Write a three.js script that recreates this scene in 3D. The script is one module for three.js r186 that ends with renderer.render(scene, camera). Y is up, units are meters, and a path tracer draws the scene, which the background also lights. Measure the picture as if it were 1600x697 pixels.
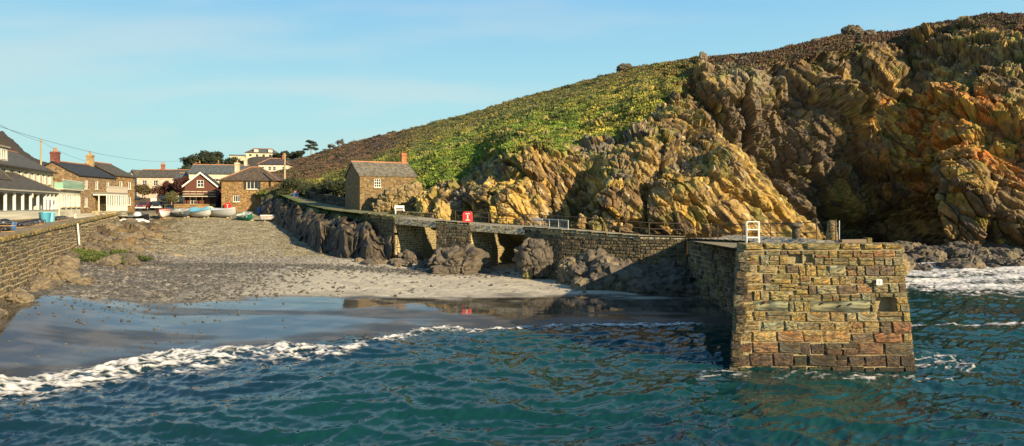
import * as THREE from 'three';
import { ImprovedNoise } from 'three/addons/math/ImprovedNoise.js';
import { mergeGeometries } from 'three/addons/utils/BufferGeometryUtils.js';

// ---------------------------------------------------------------- camera, sky, sun, exposure
const EYE = 6.9, F = 1042, HZ = 320;               // eye height above the water (m), focal length and horizon on a 1600 x 697 picture
const scene = new THREE.Scene();
const camera = new THREE.PerspectiveCamera(2 * Math.atan(348.5 / F) * 180 / Math.PI, 1600 / 697, 0.3, 6000);
camera.position.set(0, EYE, 0);
camera.setViewOffset(1600, 697, 0, 348.5 - HZ, 1600, 697);   // shift lens: verticals stay vertical
scene.add(camera);
const renderer = new THREE.WebGLRenderer({ antialias: true });
renderer.setSize(1024, 446);
renderer.toneMapping = THREE.LinearToneMapping;
const EXPOSURE = 1.8; renderer.toneMappingExposure = EXPOSURE;
renderer.shadowMap.enabled = true;

const noise = new ImprovedNoise();
const N3 = (x, y, z) => noise.noise(x + 37.3, y + 11.7, z + 73.1);
const fbm = (x, y, z, o = 4) => { let s = 0, a = 0.5; for (let i = 0; i < o; i++) { s += a * N3(x, y, z); x *= 2.03; y *= 2.03; z *= 2.03; a *= 0.5; } return s; };
const clamp = (x, a = 0, b = 1) => Math.min(b, Math.max(a, x));
const lerp = (a, b, t) => a + (b - a) * t;
const sst = (a, b, x) => { const t = clamp((x - a) / (b - a)); return t * t * (3 - 2 * t); };
let seed = 7;
const rnd = () => { seed = (seed * 1664525 + 1013904223) >>> 0; return seed / 4294967296; };
const rr = (a, b) => a + (b - a) * rnd();
const pick = a => a[Math.floor(rnd() * a.length) % a.length];
const mixc = (a, b, t) => [lerp(a[0], b[0], t), lerp(a[1], b[1], t), lerp(a[2], b[2], t)];
const V = (x, y, z) => new THREE.Vector3(x, y, z);
const at = (px, py, d) => V((px - 800) / F * d, EYE - (py - HZ) / F * d, -d);
function table(T, x) {                              // piecewise linear look-up in [[x, y], ...]
  if (x <= T[0][0]) return T[0][1];
  for (let i = 1; i < T.length; i++) if (x <= T[i][0]) return lerp(T[i - 1][1], T[i][1], (x - T[i - 1][0]) / (T[i][0] - T[i - 1][0]));
  return T[T.length - 1][1];
}

{ // a clear late-afternoon sky with thin high streaks, as one equirectangular texture
  const W = 1024, H = 512, data = new Float32Array(W * H * 4);
  const G = [[-5, [0.30, 0.45, 0.50]], [0, [0.54, 0.84, 0.80]], [4, [0.48, 0.81, 0.80]], [9, [0.43, 0.76, 0.84]], [17, [0.27, 0.59, 0.86]], [30, [0.13, 0.36, 0.68]], [60, [0.05, 0.16, 0.40]], [90, [0.035, 0.12, 0.32]]];
  for (let j = 0; j < H; j++) {
    const el = (j + 0.5) / H * 180 - 90;
    let k = 1; while (k < G.length - 1 && el > G[k][0]) k++;
    const base = mixc(G[k - 1][1], G[k][1], clamp((el - G[k - 1][0]) / (G[k][0] - G[k - 1][0])));
    for (let i = 0; i < W; i++) {
      const az = ((i + 0.5) / W - 0.5) * 2 * Math.PI, ce = Math.cos(el * Math.PI / 180), x = Math.cos(az) * ce, z = Math.sin(az) * ce, y = Math.sin(el * Math.PI / 180);
      const q = 1 / (Math.max(y, 0) + 0.16);
      const c = sst(0.02, 0.45, fbm(x * q * 0.75 + 3, z * q * 2.1, 1.5, 5) + 0.12) * sst(1, 7, el) * 0.3;
      const col = mixc(base, [0.78, 0.80, 0.76], c), o = (j * W + i) * 4;
      data[o] = col[0] / EXPOSURE; data[o + 1] = col[1] / EXPOSURE; data[o + 2] = col[2] / EXPOSURE; data[o + 3] = 1;
    }
  }
  const sky = new THREE.DataTexture(data, W, H, THREE.RGBAFormat, THREE.FloatType);
  sky.mapping = THREE.EquirectangularReflectionMapping; sky.magFilter = THREE.LinearFilter; sky.needsUpdate = true;
  scene.background = sky; scene.environment = sky;
}
const SUN = V(0.69, 0.355, 0.68).normalize();        // low, behind the viewer's right shoulder
const sun = new THREE.DirectionalLight(new THREE.Color().setRGB(1, 0.80, 0.51), 5);
sun.position.copy(SUN).multiplyScalar(250).add(V(0, 0, -70)); sun.target.position.set(0, 0, -70);
sun.castShadow = true; sun.shadow.radius = 1; sun.shadow.mapSize.set(4096, 4096);
Object.assign(sun.shadow.camera, { left: -160, right: 160, top: 120, bottom: -120, near: 10, far: 700 });
scene.add(sun, sun.target);

// ---------------------------------------------------------------- helpers
const taken = {};
const numbered = n => { const k = taken[n] = (taken[n] ?? -1) + 1; return k ? n + '_' + String(k).padStart(3, '0') : n; };
function shade(o) { o.traverse(m => { if (m.isMesh) { m.castShadow = true; m.receiveShadow = true; } }); return o; }
function add(o, name, label, category, group, kind) {   // a top-level object
  o.name = numbered(name);
  if (label) o.userData.label = label;
  if (category) o.userData.category = category;
  if (group) o.userData.group = group;
  if (kind) o.userData.kind = kind;
  scene.add(o); return shade(o);
}
function part(parent, name, geo, mat, kind) {
  const m = new THREE.Mesh(geo, mat); m.name = name; if (kind) m.userData.kind = kind;
  m.castShadow = m.receiveShadow = true; parent.add(m); return m;
}
const col = (r, g, b) => new THREE.Color().setRGB(r, g, b);
function geom(pos, idx, extra = {}) {
  const g = new THREE.BufferGeometry();
  g.setAttribute('position', new THREE.BufferAttribute(pos instanceof Float32Array ? pos : new Float32Array(pos), 3));
  if (extra.color) g.setAttribute('color', new THREE.BufferAttribute(extra.color, 3));
  if (extra.uv) g.setAttribute('uv', new THREE.BufferAttribute(extra.uv instanceof Float32Array ? extra.uv : new Float32Array(extra.uv), 2));
  if (idx) g.setIndex(new THREE.BufferAttribute(idx instanceof Uint32Array ? idx : new Uint32Array(idx), 1));
  return g;
}
function gridIndex(nu, nv, keep) {                  // nu x nv vertices, row-major in v
  const out = [];
  for (let j = 0; j < nv - 1; j++) for (let i = 0; i < nu - 1; i++) {
    const a = j * nu + i, b = a + 1, c = a + nu, d = c + 1;
    if (keep && !keep(a, b, c, d)) continue;
    out.push(a, b, d, a, d, c);
  }
  return new Uint32Array(out);
}
// cellular facets: every cell of a jittered grid carries a random step and tilt, as fractured rock does
const FC = { v: 0, e: 0, id: 0 };
function h3(i, j, k) { let h = Math.imul(i, 374761393) ^ Math.imul(j, 668265263) ^ Math.imul(k, 2147483647 ^ 0x5bd1e995); h = Math.imul(h ^ (h >>> 13), 1274126177); return (h ^ (h >>> 16)) >>> 0; }
function facet(x, y, z, tilt = 0.9) {
  const xi = Math.floor(x), yi = Math.floor(y), zi = Math.floor(z);
  let d1 = 9, d2 = 9, id = 0, bx = 0, by = 0, bz = 0;
  for (let i = -1; i < 2; i++) for (let j = -1; j < 2; j++) for (let k = -1; k < 2; k++) {
    const h = h3(xi + i, yi + j, zi + k);
    const dx = xi + i + (h & 255) / 255 - x, dy = yi + j + ((h >>> 8) & 255) / 255 - y, dz = zi + k + ((h >>> 16) & 255) / 255 - z;
    const d = dx * dx + dy * dy + dz * dz;
    if (d < d1) { d2 = d1; d1 = d; id = h; bx = dx; by = dy; bz = dz; } else if (d < d2) d2 = d;
  }
  const a = Math.imul(id, 2654435761) >>> 0, r = s => ((a >>> s) & 255) / 127.5 - 1;
  FC.e = Math.sqrt(d2) - Math.sqrt(d1); FC.id = (a >>> 4 & 1023) / 1023;
  return FC.v = r(24) * 0.5 + tilt * (r(0) * bx + r(8) * by + r(16) * bz);
}
// piecewise-flat noise: random heights on a simplex lattice, joined by flat facets with sharp creases
const TT = { id: 0, e: 0 };
function tet(x, y, z) {
  const s = (x + y + z) / 3, i = Math.floor(x + s), j = Math.floor(y + s), k = Math.floor(z + s), t = (i + j + k) / 6;
  const a = x - i + t, b = y - j + t, c = z - k + t;
  let i1 = 0, j1 = 0, k1 = 0, i2 = 1, j2 = 1, k2 = 1;
  if (a >= b) { if (b >= c) { i1 = 1; k2 = 0; } else if (a >= c) { i1 = 1; j2 = 0; } else { k1 = 1; j2 = 0; } } else { if (b < c) { k1 = 1; i2 = 0; } else if (a < c) { j1 = 1; i2 = 0; } else { j1 = 1; k2 = 0; } }
  // barycentric weights from the skewed coordinates
  const u = (a + b + c) / 3, A = a + u, B = b + u, D = c + u, m1 = Math.max(A, B, D), m3 = Math.min(A, B, D), m2 = A + B + D - m1 - m3;
  const w0 = 1 - m1, w1 = m1 - m2, w2 = m2 - m3, w3 = m3;
  const q0 = h3(i, j, k), q1 = h3(i + i1, j + j1, k + k1), q2 = h3(i + i2, j + j2, k + k2), q3 = h3(i + 1, j + 1, k + 1);
  const f = h => ((h >>> 3) & 1023) / 511.5 - 1;
  const mw = Math.max(w0, w1, w2, w3); TT.id = ((mw === w0 ? q0 : mw === w1 ? q1 : mw === w2 ? q2 : q3) >>> 14 & 1023) / 1023; TT.e = mw;
  return w0 * f(q0) + w1 * f(q1) + w2 * f(q2) + w3 * f(q3);
}
// a fractured block: flat, tilted face with deep joints round it (both sides meet in the joint, so nothing is torn)
function block(x, y, z, w = 0.14, tilt = 0.8) { facet(x, y, z, tilt); return Math.min(1, FC.e / w) * (0.55 + 0.6 * FC.v); }
const saw = (x, k = 0.16) => { const f = x - Math.floor(x); return f < 1 - k ? f / (1 - k) : (1 - f) / k; };   // slow rise, short drop: the edge of a bed
// ---------------------------------------------------------------- textures (grain, rubble, slate): colour and fine relief only
function dataTex(n, f, srgb, rx = 1, ry = rx) {
  const d = new Uint8Array(n * n * 4);
  for (let j = 0; j < n; j++) for (let i = 0; i < n; i++) { const c = f(i / n, j / n), o = (j * n + i) * 4; d[o] = clamp(c[0]) * 255; d[o + 1] = clamp(c[1]) * 255; d[o + 2] = clamp(c[2]) * 255; d[o + 3] = 255; }
  const t = new THREE.DataTexture(d, n, n, THREE.RGBAFormat); t.wrapS = t.wrapT = THREE.RepeatWrapping; t.magFilter = THREE.LinearFilter; t.minFilter = THREE.LinearMipmapLinearFilter; t.generateMipmaps = true;
  if (srgb) t.colorSpace = THREE.SRGBColorSpace; t.repeat.set(rx, ry); t.needsUpdate = true; return t;
}
const torus = (u, v, s, k) => { const a = u * 2 * Math.PI, b = v * 2 * Math.PI, R = s / (2 * Math.PI); return [Math.cos(a) * R + k, Math.sin(a) * R + Math.cos(b) * R * 1.7, Math.sin(b) * R * 1.7]; };
const tn = (u, v, s, k = 0, o = 4) => { const p = torus(u, v, s, k); return fbm(p[0], p[1], p[2], o); };
const srgb = x => x <= 0.0031308 ? x * 12.92 : 1.055 * Math.pow(x, 1 / 2.4) - 0.055;
const grainTex = dataTex(256, (u, v) => { const g = 0.5 + tn(u, v, 30, 3, 5) * 0.9; return [g, g, g]; }, false);
function retex(t, rx, ry = rx) { const c = t.clone(); c.repeat.set(rx, ry); c.needsUpdate = true; return c; }
function rubbleMaps(n, cells, tones, mortar, flat, gap) {   // cells stones per side of the tile
  const id = new Float32Array(n * n), ed = new Float32Array(n * n);
  const hash = (i, j, k) => (h3(i, j, k) & 1023) / 1023, ny = Math.round(cells * flat);
  for (let y = 0; y < n; y++) for (let x = 0; x < n; x++) {
    const u = x / n * cells + tn(x / n, y / n, 14, 1, 2) * 0.35, w = y / n * ny + tn(x / n, y / n, 14, 9, 2) * 0.25, ui = Math.floor(u), wi = Math.floor(w);
    let d1 = 9, d2 = 9, k = 0;
    for (let a = -1; a < 2; a++) for (let b = -1; b < 2; b++) {
      const ci = ((ui + a) % cells + cells) % cells, cj = ((wi + b) % ny + ny) % ny;
      const dx = Math.abs(ui + a + 0.15 + 0.7 * hash(ci, cj, 1) - u), dy = Math.abs(wi + b + 0.25 + 0.5 * hash(ci, cj, 2) - w), d = Math.max(dx, dy) * 0.6 + (dx + dy) * 0.35;
      if (d < d1) { d2 = d1; d1 = d; k = hash(ci, cj, 3); } else if (d < d2) d2 = d;
    }
    id[y * n + x] = k; ed[y * n + x] = d2 - d1;
  }
  const A = (u, v) => Math.floor(v * n) * n + Math.floor(u * n);
  return {
    map: dataTex(n, (u, v) => { const i = A(u, v), k = id[i] * (tones.length - 0.001), c = tones[Math.floor(k)], s = 1 + 0.5 * tn(u, v, 40, 5, 3) + (k % 1 - 0.5) * 0.4, m = sst(gap * 0.5, gap, ed[i]); return mixc(mortar, c.map(q => q * s), m).map(q => srgb(clamp(q))); }, true),
    bump: dataTex(n, (u, v) => { const h = sst(0, gap * 2.2, ed[A(u, v)]) * (0.75 + 0.25 * id[A(u, v)]) + tn(u, v, 50, 2, 3) * 0.25; return [h, h, h]; }, false),
  };
}
// ---------------------------------------------------------------- the headland: a rocky spur, a grassed hill and a fractured cliff
const CREST = [[380, 262], [430, 260], [450, 257], [500, 238], [560, 220], [620, 206], [650, 199], [700, 186], [750, 173], [800, 157], [850, 144], [900, 130], [950, 118], [1000, 105], [1050, 97], [1100, 91], [1150, 86], [1200, 82], [1250, 70], [1300, 57], [1330, 49], [1360, 51], [1400, 51], [1450, 38], [1500, 31], [1540, 22], [1600, 22], [1800, 8], [1900, 5]];
const COLS = [
  [340, [306, 122], [300, 130], [296, 140], [294, 142], [280, 175], [262, 260]],
  [450, [303, 108], [293, 112], [283, 120], [281, 122], [270, 150], [257, 200]],
  [500, [318, 99], [303, 102], [290, 107], [288, 108], [262, 135], [237, 185]],
  [560, [328, 93], [312, 94], [292, 98], [289, 99], [255, 120], [219, 170]],
  [610, [322, 91], [312, 92], [297, 95], [293, 96], [255, 112], [208, 155]],
  [650, [342, 71], [315, 74], [292, 80], [287, 82], [250, 102], [199, 150]],
  [700, [345, 69], [310, 71], [284, 76], [279, 77], [235, 98], [185, 148]],
  [740, [348, 67], [305, 68.5], [285, 72], [282, 74], [225, 96], [175, 146]],
  [800, [352, 63.5], [300, 65], [232, 70], [228, 72], [200, 92], [157, 142]],
  [850, [355, 61], [300, 63], [225, 69], [221, 71], [185, 92], [143, 138]],
  [900, [358, 59], [300, 61], [240, 67], [236, 69], [180, 90], [128, 135]],
  [960, [362, 57], [300, 59], [245, 64], [240, 66], [170, 86], [115, 130]],
  [1010, [364, 56.5], [300, 58.5], [235, 63], [225, 65], [150, 84], [102, 126]],
  [1060, [366, 56], [290, 58], [215, 65], [200, 67], [170, 74], [150, 80]],
  [1120, [368, 56], [310, 57.5], [255, 60.5], [245, 61], [222, 64], [204, 67]],
  [1180, [372, 57], [340, 58], [310, 59.5], [302, 60], [282, 62], [268, 64]],
  [1240, [374, 58.5], [366, 59], [357, 59.5], [354, 60], [346, 61], [340, 62]],
  [1290, [384, 60], [383, 60], [382, 60.5], [381, 60.7], [380, 61], [379, 62]]];
const CREST_A = [...CREST.filter(c => c[0] < 1005), [1010, 103], [1035, 118], [1060, 148], [1090, 178], [1120, 204], [1150, 232], [1180, 266], [1210, 300], [1240, 340], [1265, 368], [1290, 382]];
const COLS_B = [
  [960, [366, 92], [300, 96], [220, 100], [214, 101], [160, 110], [112, 128]],
  [1060, [368, 90], [300, 94], [215, 98], [205, 99], [140, 104], [96, 120]],
  [1120, [370, 88], [310, 91], [220, 95], [210, 96], [135, 104], [88, 114]],
  [1180, [376, 86], [320, 90], [235, 95], [228, 96], [135, 104], [82, 113]],
  [1240, [384, 85], [330, 92], [260, 97], [250, 98], [140, 106], [70, 115]],
  [1280, [392, 84], [350, 92], [290, 97], [280, 98], [145, 106], [60, 118]],
  [1340, [398, 87], [340, 97], [280, 101], [270, 102], [140, 108], [46, 122]],
  [1420, [402, 87], [330, 95], [260, 99], [250, 100], [130, 106], [44, 122]],
  [1475, [405, 82], [330, 84], [260, 89], [250, 89.5], [120, 102], [31, 118]],
  [1540, [405, 80], [320, 82], [250, 86], [240, 86.5], [110, 98], [20, 114]],
  [1620, [406, 78], [320, 80], [240, 84], [230, 85], [100, 95], [20, 110]],
  [1900, [408, 72], [320, 74], [240, 78], [230, 79], [100, 88], [5, 100]]];
const GRASS = [[340, 400], [450, 330], [520, 322], [580, 312], [640, 296], [700, 288], [740, 262], [790, 236], [850, 226], [900, 232], [960, 225], [1010, 190], [1050, 150], [1080, 118], [1100, 108], [1150, 98], [1250, 92], [1350, 76], [1400, 72], [1450, 60], [1500, 46], [1600, 40], [1900, 25]];
// hollows in the rock: [px, py, d, radius m, depth m]
const DENTS = [[885, 296, 61.5, 3.0, 5], [905, 262, 64, 2.0, 2.6], [862, 318, 60.5, 2.0, 3.2], [716, 322, 70, 1.5, 3.2], [780, 268, 68, 1.6, 2], [668, 326, 72, 1.2, 2.0], [690, 268, 80, 2, 1.5], [1180, 205, 95, 5, 8], [1245, 220, 98, 6, 8], [1330, 330, 99, 7, 10], [1405, 355, 93, 6, 11], [1395, 280, 97, 5, 8], [1280, 250, 98, 4, 6], [1120, 165, 92, 4, 3], [1060, 250, 62, 2, 1.4], [1000, 300, 59, 1.5, 1.0], [1440, 110, 105, 4, 4], [1250, 150, 103, 4, 4], [1320, 165, 104, 4.5, -4.5], [1395, 210, 99, 3.5, -3], [1480, 320, 84, 5, -4], [1500, 240, 88, 4, -2.5], [1230, 120, 106, 3, -2.5], [1290, 270, 97, 3, -2.5]].map(([a, b, d, r, e]) => [at(a, b, d), r, e]);
const [Z1, Z2, Z3, Z4, Z5, Z6] = [[1205, 195, 100], [1330, 320, 99], [1170, 115, 108], [1500, 205, 93], [1450, 320, 87], [1520, 380, 81]].map(a => at(...a));
const cr4 = (a, b, c, d, t) => 0.5 * (2 * b + (c - a) * t + (2 * a - 5 * b + 4 * c - d) * t * t + (3 * b - a - 3 * c + d) * t * t * t);
function sheet(name, COLS, CREST1, U0, U1, NU, NV, far) {
  const VK = [0, 0.2, 0.44, 0.5, 0.78, 1], TAIL = 8;
  const NVT = NV + TAIL, n = NU * NVT, M = new Float32Array(n * 3), info = new Float32Array(n * 2);
  const smoothT = (T, x) => (table(T, x - 12) + 2 * table(T, x) + table(T, x + 12)) / 4;
  for (let i = 0; i < NU; i++) {
    const px = lerp(U0, U1, i / (NU - 1));
    let k = 1; while (k < COLS.length - 1 && px > COLS[k][0]) k++;
    const A = COLS[k - 1], B = COLS[k], t = (px - A[0]) / (B[0] - A[0]), ts = lerp(t, t * t * (3 - 2 * t), 0.6);
    const K = []; for (let q = 1; q < 7; q++) K.push([lerp(A[q][0], B[q][0], ts), lerp(A[q][1], B[q][1], ts)]);
    K[5][0] = smoothT(CREST1, px);
    for (let j = 0; j < NVT; j++) {
      let py, d, drop = 0;
      if (j < 6) { py = K[0][0]; d = K[0][1] + (far ? -0.1 : 2.2) * (6 - j); drop = (6 - j) * 1.1; }
      else if (j < NV) {
        const v = (j - 6) / (NV - 7); let s = 1; while (s < 5 && v > VK[s]) s++;
        const w = (v - VK[s - 1]) / (VK[s] - VK[s - 1]), q = (o, c) => K[clamp(s - 1 + o, 0, 5)][c];
        const lin = s === 3 || s === 2;
        py = lin ? lerp(q(0, 0), q(1, 0), w) : cr4(q(-1, 0), q(0, 0), q(1, 0), q(2, 0), w);
        d = lin ? lerp(q(0, 1), q(1, 1), w) : lerp(cr4(q(-1, 1), q(0, 1), q(1, 1), q(2, 1), w), lerp(q(0, 1), q(1, 1), w), 0.5);
      } else { py = K[5][0]; const b = j - NV + 1; d = K[5][1] + b * b * 1.2; drop = b * b * 0.35 + (d - K[5][1]) * (HZ - py) / F; }
      const p = at(px, py, d), o = (j * NU + i) * 3;
      M[o] = p.x; M[o + 1] = p.y - drop; M[o + 2] = p.z; info[(j * NU + i) * 2] = px; info[(j * NU + i) * 2 + 1] = py;
    }
  }
  const idx = gridIndex(NU, NVT);
  // broad normals, taken over a wide step so that the displacement does not fan at the folds
  const nr = new Float32Array(n * 3), va = V(), vb = V(), vc = V(), vd = V(), get = (o, i, j) => o.fromArray(M, (clamp(j, 6, NV - 1) * NU + clamp(i, 0, NU - 1)) * 3);
  for (let j = 0; j < NVT; j++) for (let i = 0; i < NU; i++) {
    get(va, i - 26, j); get(vb, i + 26, j); get(vc, i, j - 30); get(vd, i, j + 30);
    vb.sub(va); vd.sub(vc); vb.cross(vd).normalize(); vb.z = Math.max(vb.z, 0.35); vb.normalize(); vb.toArray(nr, (j * NU + i) * 3);
  }
  const P = new Float32Array(n * 3), C = new Float32Array(n * 3);
  const g0 = [0.14, 0.215, 0.02], g1 = [0.40, 0.34, 0.05], g2 = [0.14, 0.085, 0.045], g3 = [0.03, 0.045, 0.012];
  const rk = { dark: [0.04, 0.034, 0.028], grey: [0.15, 0.13, 0.105], pale: [0.52, 0.45, 0.29], ochre: [0.40, 0.26, 0.075], gold: [0.52, 0.32, 0.06], rust: [0.52, 0.18, 0.025], moss: [0.20, 0.19, 0.035], brown: [0.16, 0.10, 0.045] };
  const c60 = Math.cos(1.02), s60 = Math.sin(1.02);
  const rockOf = (x, y, z, px, py, big, mid, fine) => {
    const gl = table(GRASS, px) + big * 26 + mid * 34 + fine * 14, rock = sst(-5, 5, py - gl);
    // crags breaking through the turf
    const crag = sst(0.10, 0.17, mid + big * 0.5 - 0.02) * sst(600, 700, px) * (px < 1040 ? 1 : 0.3); return Math.max(rock, crag * sst(-110, -20, py - gl));
  };
  const bed = (x, y, z, far) => {                          // bedding frame: e1 runs down the beds, e2 across them
    const cc = lerp(0.66, c60, far), ss = lerp(0.75, s60, far);
    const wx = x + fbm(x * 0.08, y * 0.08, z * 0.08 + 9, 2) * lerp(3, 1.6, far), wy = y + fbm(x * 0.08 + 7, y * 0.08, z * 0.08, 2) * lerp(3, 1.6, far);
    return [wx * cc - wy * ss, wx * ss + wy * cc];
  };
  // first the masses and hollows ...
  for (let q = 0; q < n; q++) {
    const x = M[q * 3], y = M[q * 3 + 1], z = M[q * 3 + 2], px = info[q * 2], py = info[q * 2 + 1];
    let nx = nr[q * 3], ny = nr[q * 3 + 1], nz = nr[q * 3 + 2];
    ny *= 0.6; { const l = Math.hypot(nx, ny, nz); nx /= l; ny /= l; nz /= l; }
    const big = fbm(x * 0.09, y * 0.09, z * 0.09, 3), mid = fbm(x * 0.35, y * 0.35, z * 0.35, 4);
    const rock = rockOf(x, y, z, px, py, big, mid, 0), s = lerp(0.72, 1, far);
    let h = 0;
    if (rock > 0.001) {
      const [e1, e2] = bed(x, y, z, far), j1 = tet(e1 / (11 * s), e2 / (6.5 * s), z / (8 * s));
      h += far * (saw(-e2 / 13 + j1 * 0.14 + big * 0.2, 0.12) - 0.6) * 3.4;
      h += (block(e1 / (12 * s), e2 / (5 * s), z / (7 * s), 0.10) - 0.5) * lerp(2.5, 3.6, far) * s + j1 * 0.9 * s;
      for (const [c, r, dep] of DENTS) { const dd = ((x - c.x) ** 2 + (y - c.y) ** 2 + (z - c.z) ** 2 * 0.5) / (r * r); if (dd < 4) h -= dep * Math.exp(-dd * 1.4); }
      h *= rock;
    }
    h *= sst(-0.5, 8, (q / NU | 0) - 2) * sst(NVT - 6, NVT - 30, q / NU | 0);
    P[q * 3] = x + nx * h; P[q * 3 + 1] = y + ny * h; P[q * 3 + 2] = z + nz * h;
  }
  const RK = new Float32Array(n); const g1st = geom(P, idx); g1st.computeVertexNormals(); const n1 = g1st.attributes.normal.array;
  // ... then the fractures and what covers them, measured on that shape
  for (let q = 0; q < n; q++) {
    const x = P[q * 3], y = P[q * 3 + 1], z = P[q * 3 + 2], px = info[q * 2], py = info[q * 2 + 1];
    let nx = n1[q * 3] * 0.35 + nr[q * 3] * 0.65 + 0.12, ny = n1[q * 3 + 1] * 0.35 + nr[q * 3 + 1] * 0.5, nz = n1[q * 3 + 2] * 0.35 + Math.max(0.3, nr[q * 3 + 2]); { const l = Math.hypot(nx, ny, nz); nx /= l; ny /= l; nz /= l; }
    const big = fbm(x * 0.09, y * 0.09, z * 0.09, 3), mid = fbm(x * 0.35, y * 0.35, z * 0.35, 4), fine = fbm(x * 1.6, y * 1.6, z * 1.6, 3), grit = fbm(x * 5, y * 5, z * 5, 2);
    const rock = rockOf(M[q * 3], M[q * 3 + 1], M[q * 3 + 2], px, py, fbm(M[q * 3] * 0.09, M[q * 3 + 1] * 0.09, M[q * 3 + 2] * 0.09, 3), fbm(M[q * 3] * 0.35, M[q * 3 + 1] * 0.35, M[q * 3 + 2] * 0.35, 4), fine);
    const s = lerp(0.72, 1, far), [e1, e2] = bed(x, y, z, far);
    RK[q] = rock; let h = 0;
    if (rock > 0.001) {
      facet(e1 / (12 * s), e2 / (5 * s), z / (7 * s)); const id1 = FC.id;
      const b2 = block(e1 / (3.6 * s) + 31, e2 / (1.35 * s), z / (2.3 * s), 0.13, 0.9), id2 = FC.id;
      const b3 = block(e1 / (1.3 * s), e2 / (0.55 * s) + 17, z / (0.9 * s), 0.16, 0.9), id3 = FC.id;
      const j4 = tet(e1 / (0.5 * s), e2 / (0.26 * s) + 17, z / (0.45 * s) + 40), id4 = TT.id;
      h += ((b2 - 0.5) * 1.15 + (b3 - 0.5) * 0.36 + j4 * 0.10) * s + grit * 0.05;
      // colour: what the blocks are made of and what grows on them
      const patch = fbm(x * 0.06 + 5, y * 0.08, z * 0.06, 3), blk = id2 * 0.6 + id3 * 0.4;
      let c = mixc(rk.brown, rk.ochre, sst(-0.3, 0.2, big + (blk - 0.5) * 0.7 - far * 0.16));
      c = mixc(c, rk.grey, sst(0.5, 0.7, id1 * 0.4 + blk * 0.4 + patch * 0.9) * 0.85);
      c = mixc(c, rk.gold, sst(0.55, 0.8, blk) * 0.8 * (1 - far * 0.5));
      c = mixc(c, rk.pale, sst(0.74, 0.92, id3 * 0.6 + id4 * 0.4) * 0.75 * (1 - far * 0.4));
      c = mixc(c, rk.dark, sst(0.66, 0.9, 1 - id4 * 0.5 - id3 * 0.5) * 0.75);
      if (far > 0.02) {
        // kinds of rock by where they outcrop, and some painted shade: [metres across, metres up] from a point on the face
        const zone = (o, ra, rb) => sst(1.25, 0.5, Math.hypot((x - o.x + big * 5) / ra, (y - o.y + mid * 5) / rb));
        c = mixc(c, mixc(rk.grey, rk.brown, id3 * 0.6), zone(Z1, 12, 9) * 0.75);  // grey rock, with shade of the upper hollow painted in
        c = mixc(c, mixc(rk.grey, rk.brown, id3), zone(Z2, 12, 12) * 0.6);  // shade of the gully painted in as grey-brown rock
        c = mixc(c, mixc(rk.grey, rk.pale, 0.35), zone(Z3, 7, 3) * 0.7);
        c = mixc(c, id2 > 0.45 ? rk.rust : rk.gold, zone(Z4, 7.5, 8) * (0.35 + 0.65 * sst(0.3, 0.6, id3)));
        c = mixc(c, rk.gold, zone(Z5, 6, 8) * 0.6 * sst(0.2, 0.7, id2));
        c = mixc(c, rk.brown, zone(Z6, 10, 3) * 0.7);
      }
      c = mixc(c, rk.moss, sst(0.05, 0.35, mid + fbm(x * 0.5, y * 0.5, z * 0.5 + 50, 2) + ny * 0.25 - 0.12) * 0.55);
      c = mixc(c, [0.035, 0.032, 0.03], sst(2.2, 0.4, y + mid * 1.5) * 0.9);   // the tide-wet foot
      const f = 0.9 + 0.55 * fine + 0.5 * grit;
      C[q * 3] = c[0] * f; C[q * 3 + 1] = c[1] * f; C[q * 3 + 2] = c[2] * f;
    }
    const hr = h;
    const hg = mid * 0.5 + fine * 0.2 + Math.abs(fbm(x * 0.9, y * 0.9, z * 0.9 + 3, 3)) * 0.4;
    if (rock < 0.999) {
      const b2 = fbm(x * 0.22, y * 0.3, z * 0.16, 4);
      let c = mixc(g0, g1, sst(-0.12, 0.42, b2 + 0.5 * mid + sst(860, 1000, px) * 0.30 - 0.02));
      c = mixc(c, g3, sst(0.02, 0.26, fbm(x * 0.4 + 9, y * 0.5, z * 0.4, 3)) * 0.7);
      c = mixc(c, [0.13, 0.17, 0.02], sst(0.05, 0.3, fbm(x * 0.3, y * 0.3 + 30, z * 0.3, 3)) * 0.5);
      // heather and dead bracken along the skyline and the far shoulder of the hill
      const crestD = py - table(CREST, px);
      const heath = Math.max(sst(1000, 1120, px) * sst(60, 15, crestD - big * 20), sst(46, 8, crestD + mid * 26 - sst(760, 500, px) * 18) * (0.55 + 0.45 * sst(700, 560, px)));
      c = mixc(c, mixc(g2, [0.05, 0.035, 0.022], sst(-0.1, 0.25, mid)), clamp(heath * 1.1));
      const f = 0.92 + 0.6 * fine;
      for (let k = 0; k < 3; k++) C[q * 3 + k] = lerp(c[k] * f, C[q * 3 + k], rock);
    }
    h = lerp(hg * (0.55 + 0.45 * sst(90, 140, -z)), hr, rock) * sst(-0.5, 8, (q / NU | 0) - 2);
    M[q * 3] = x + nx * h; M[q * 3 + 1] = y + ny * h; M[q * 3 + 2] = z + nz * h;
  }
  P.set(M);
  const g = geom(P, idx, { color: C });
  const m = new THREE.Mesh(g, new THREE.MeshStandardMaterial({ vertexColors: true, roughness: 0.92, flatShading: true }));
  add(m, name, null, null, null, 'structure');
  return { P, NU, NV, info, C, rock: RK };
}
const HEAD = sheet('headland', COLS, CREST_A, 350, 1290, 740, 310, 0);
const CLIFF = sheet('sea_cliff', COLS_B, CREST, 980, 1880, 800, 410, 1);

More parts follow.
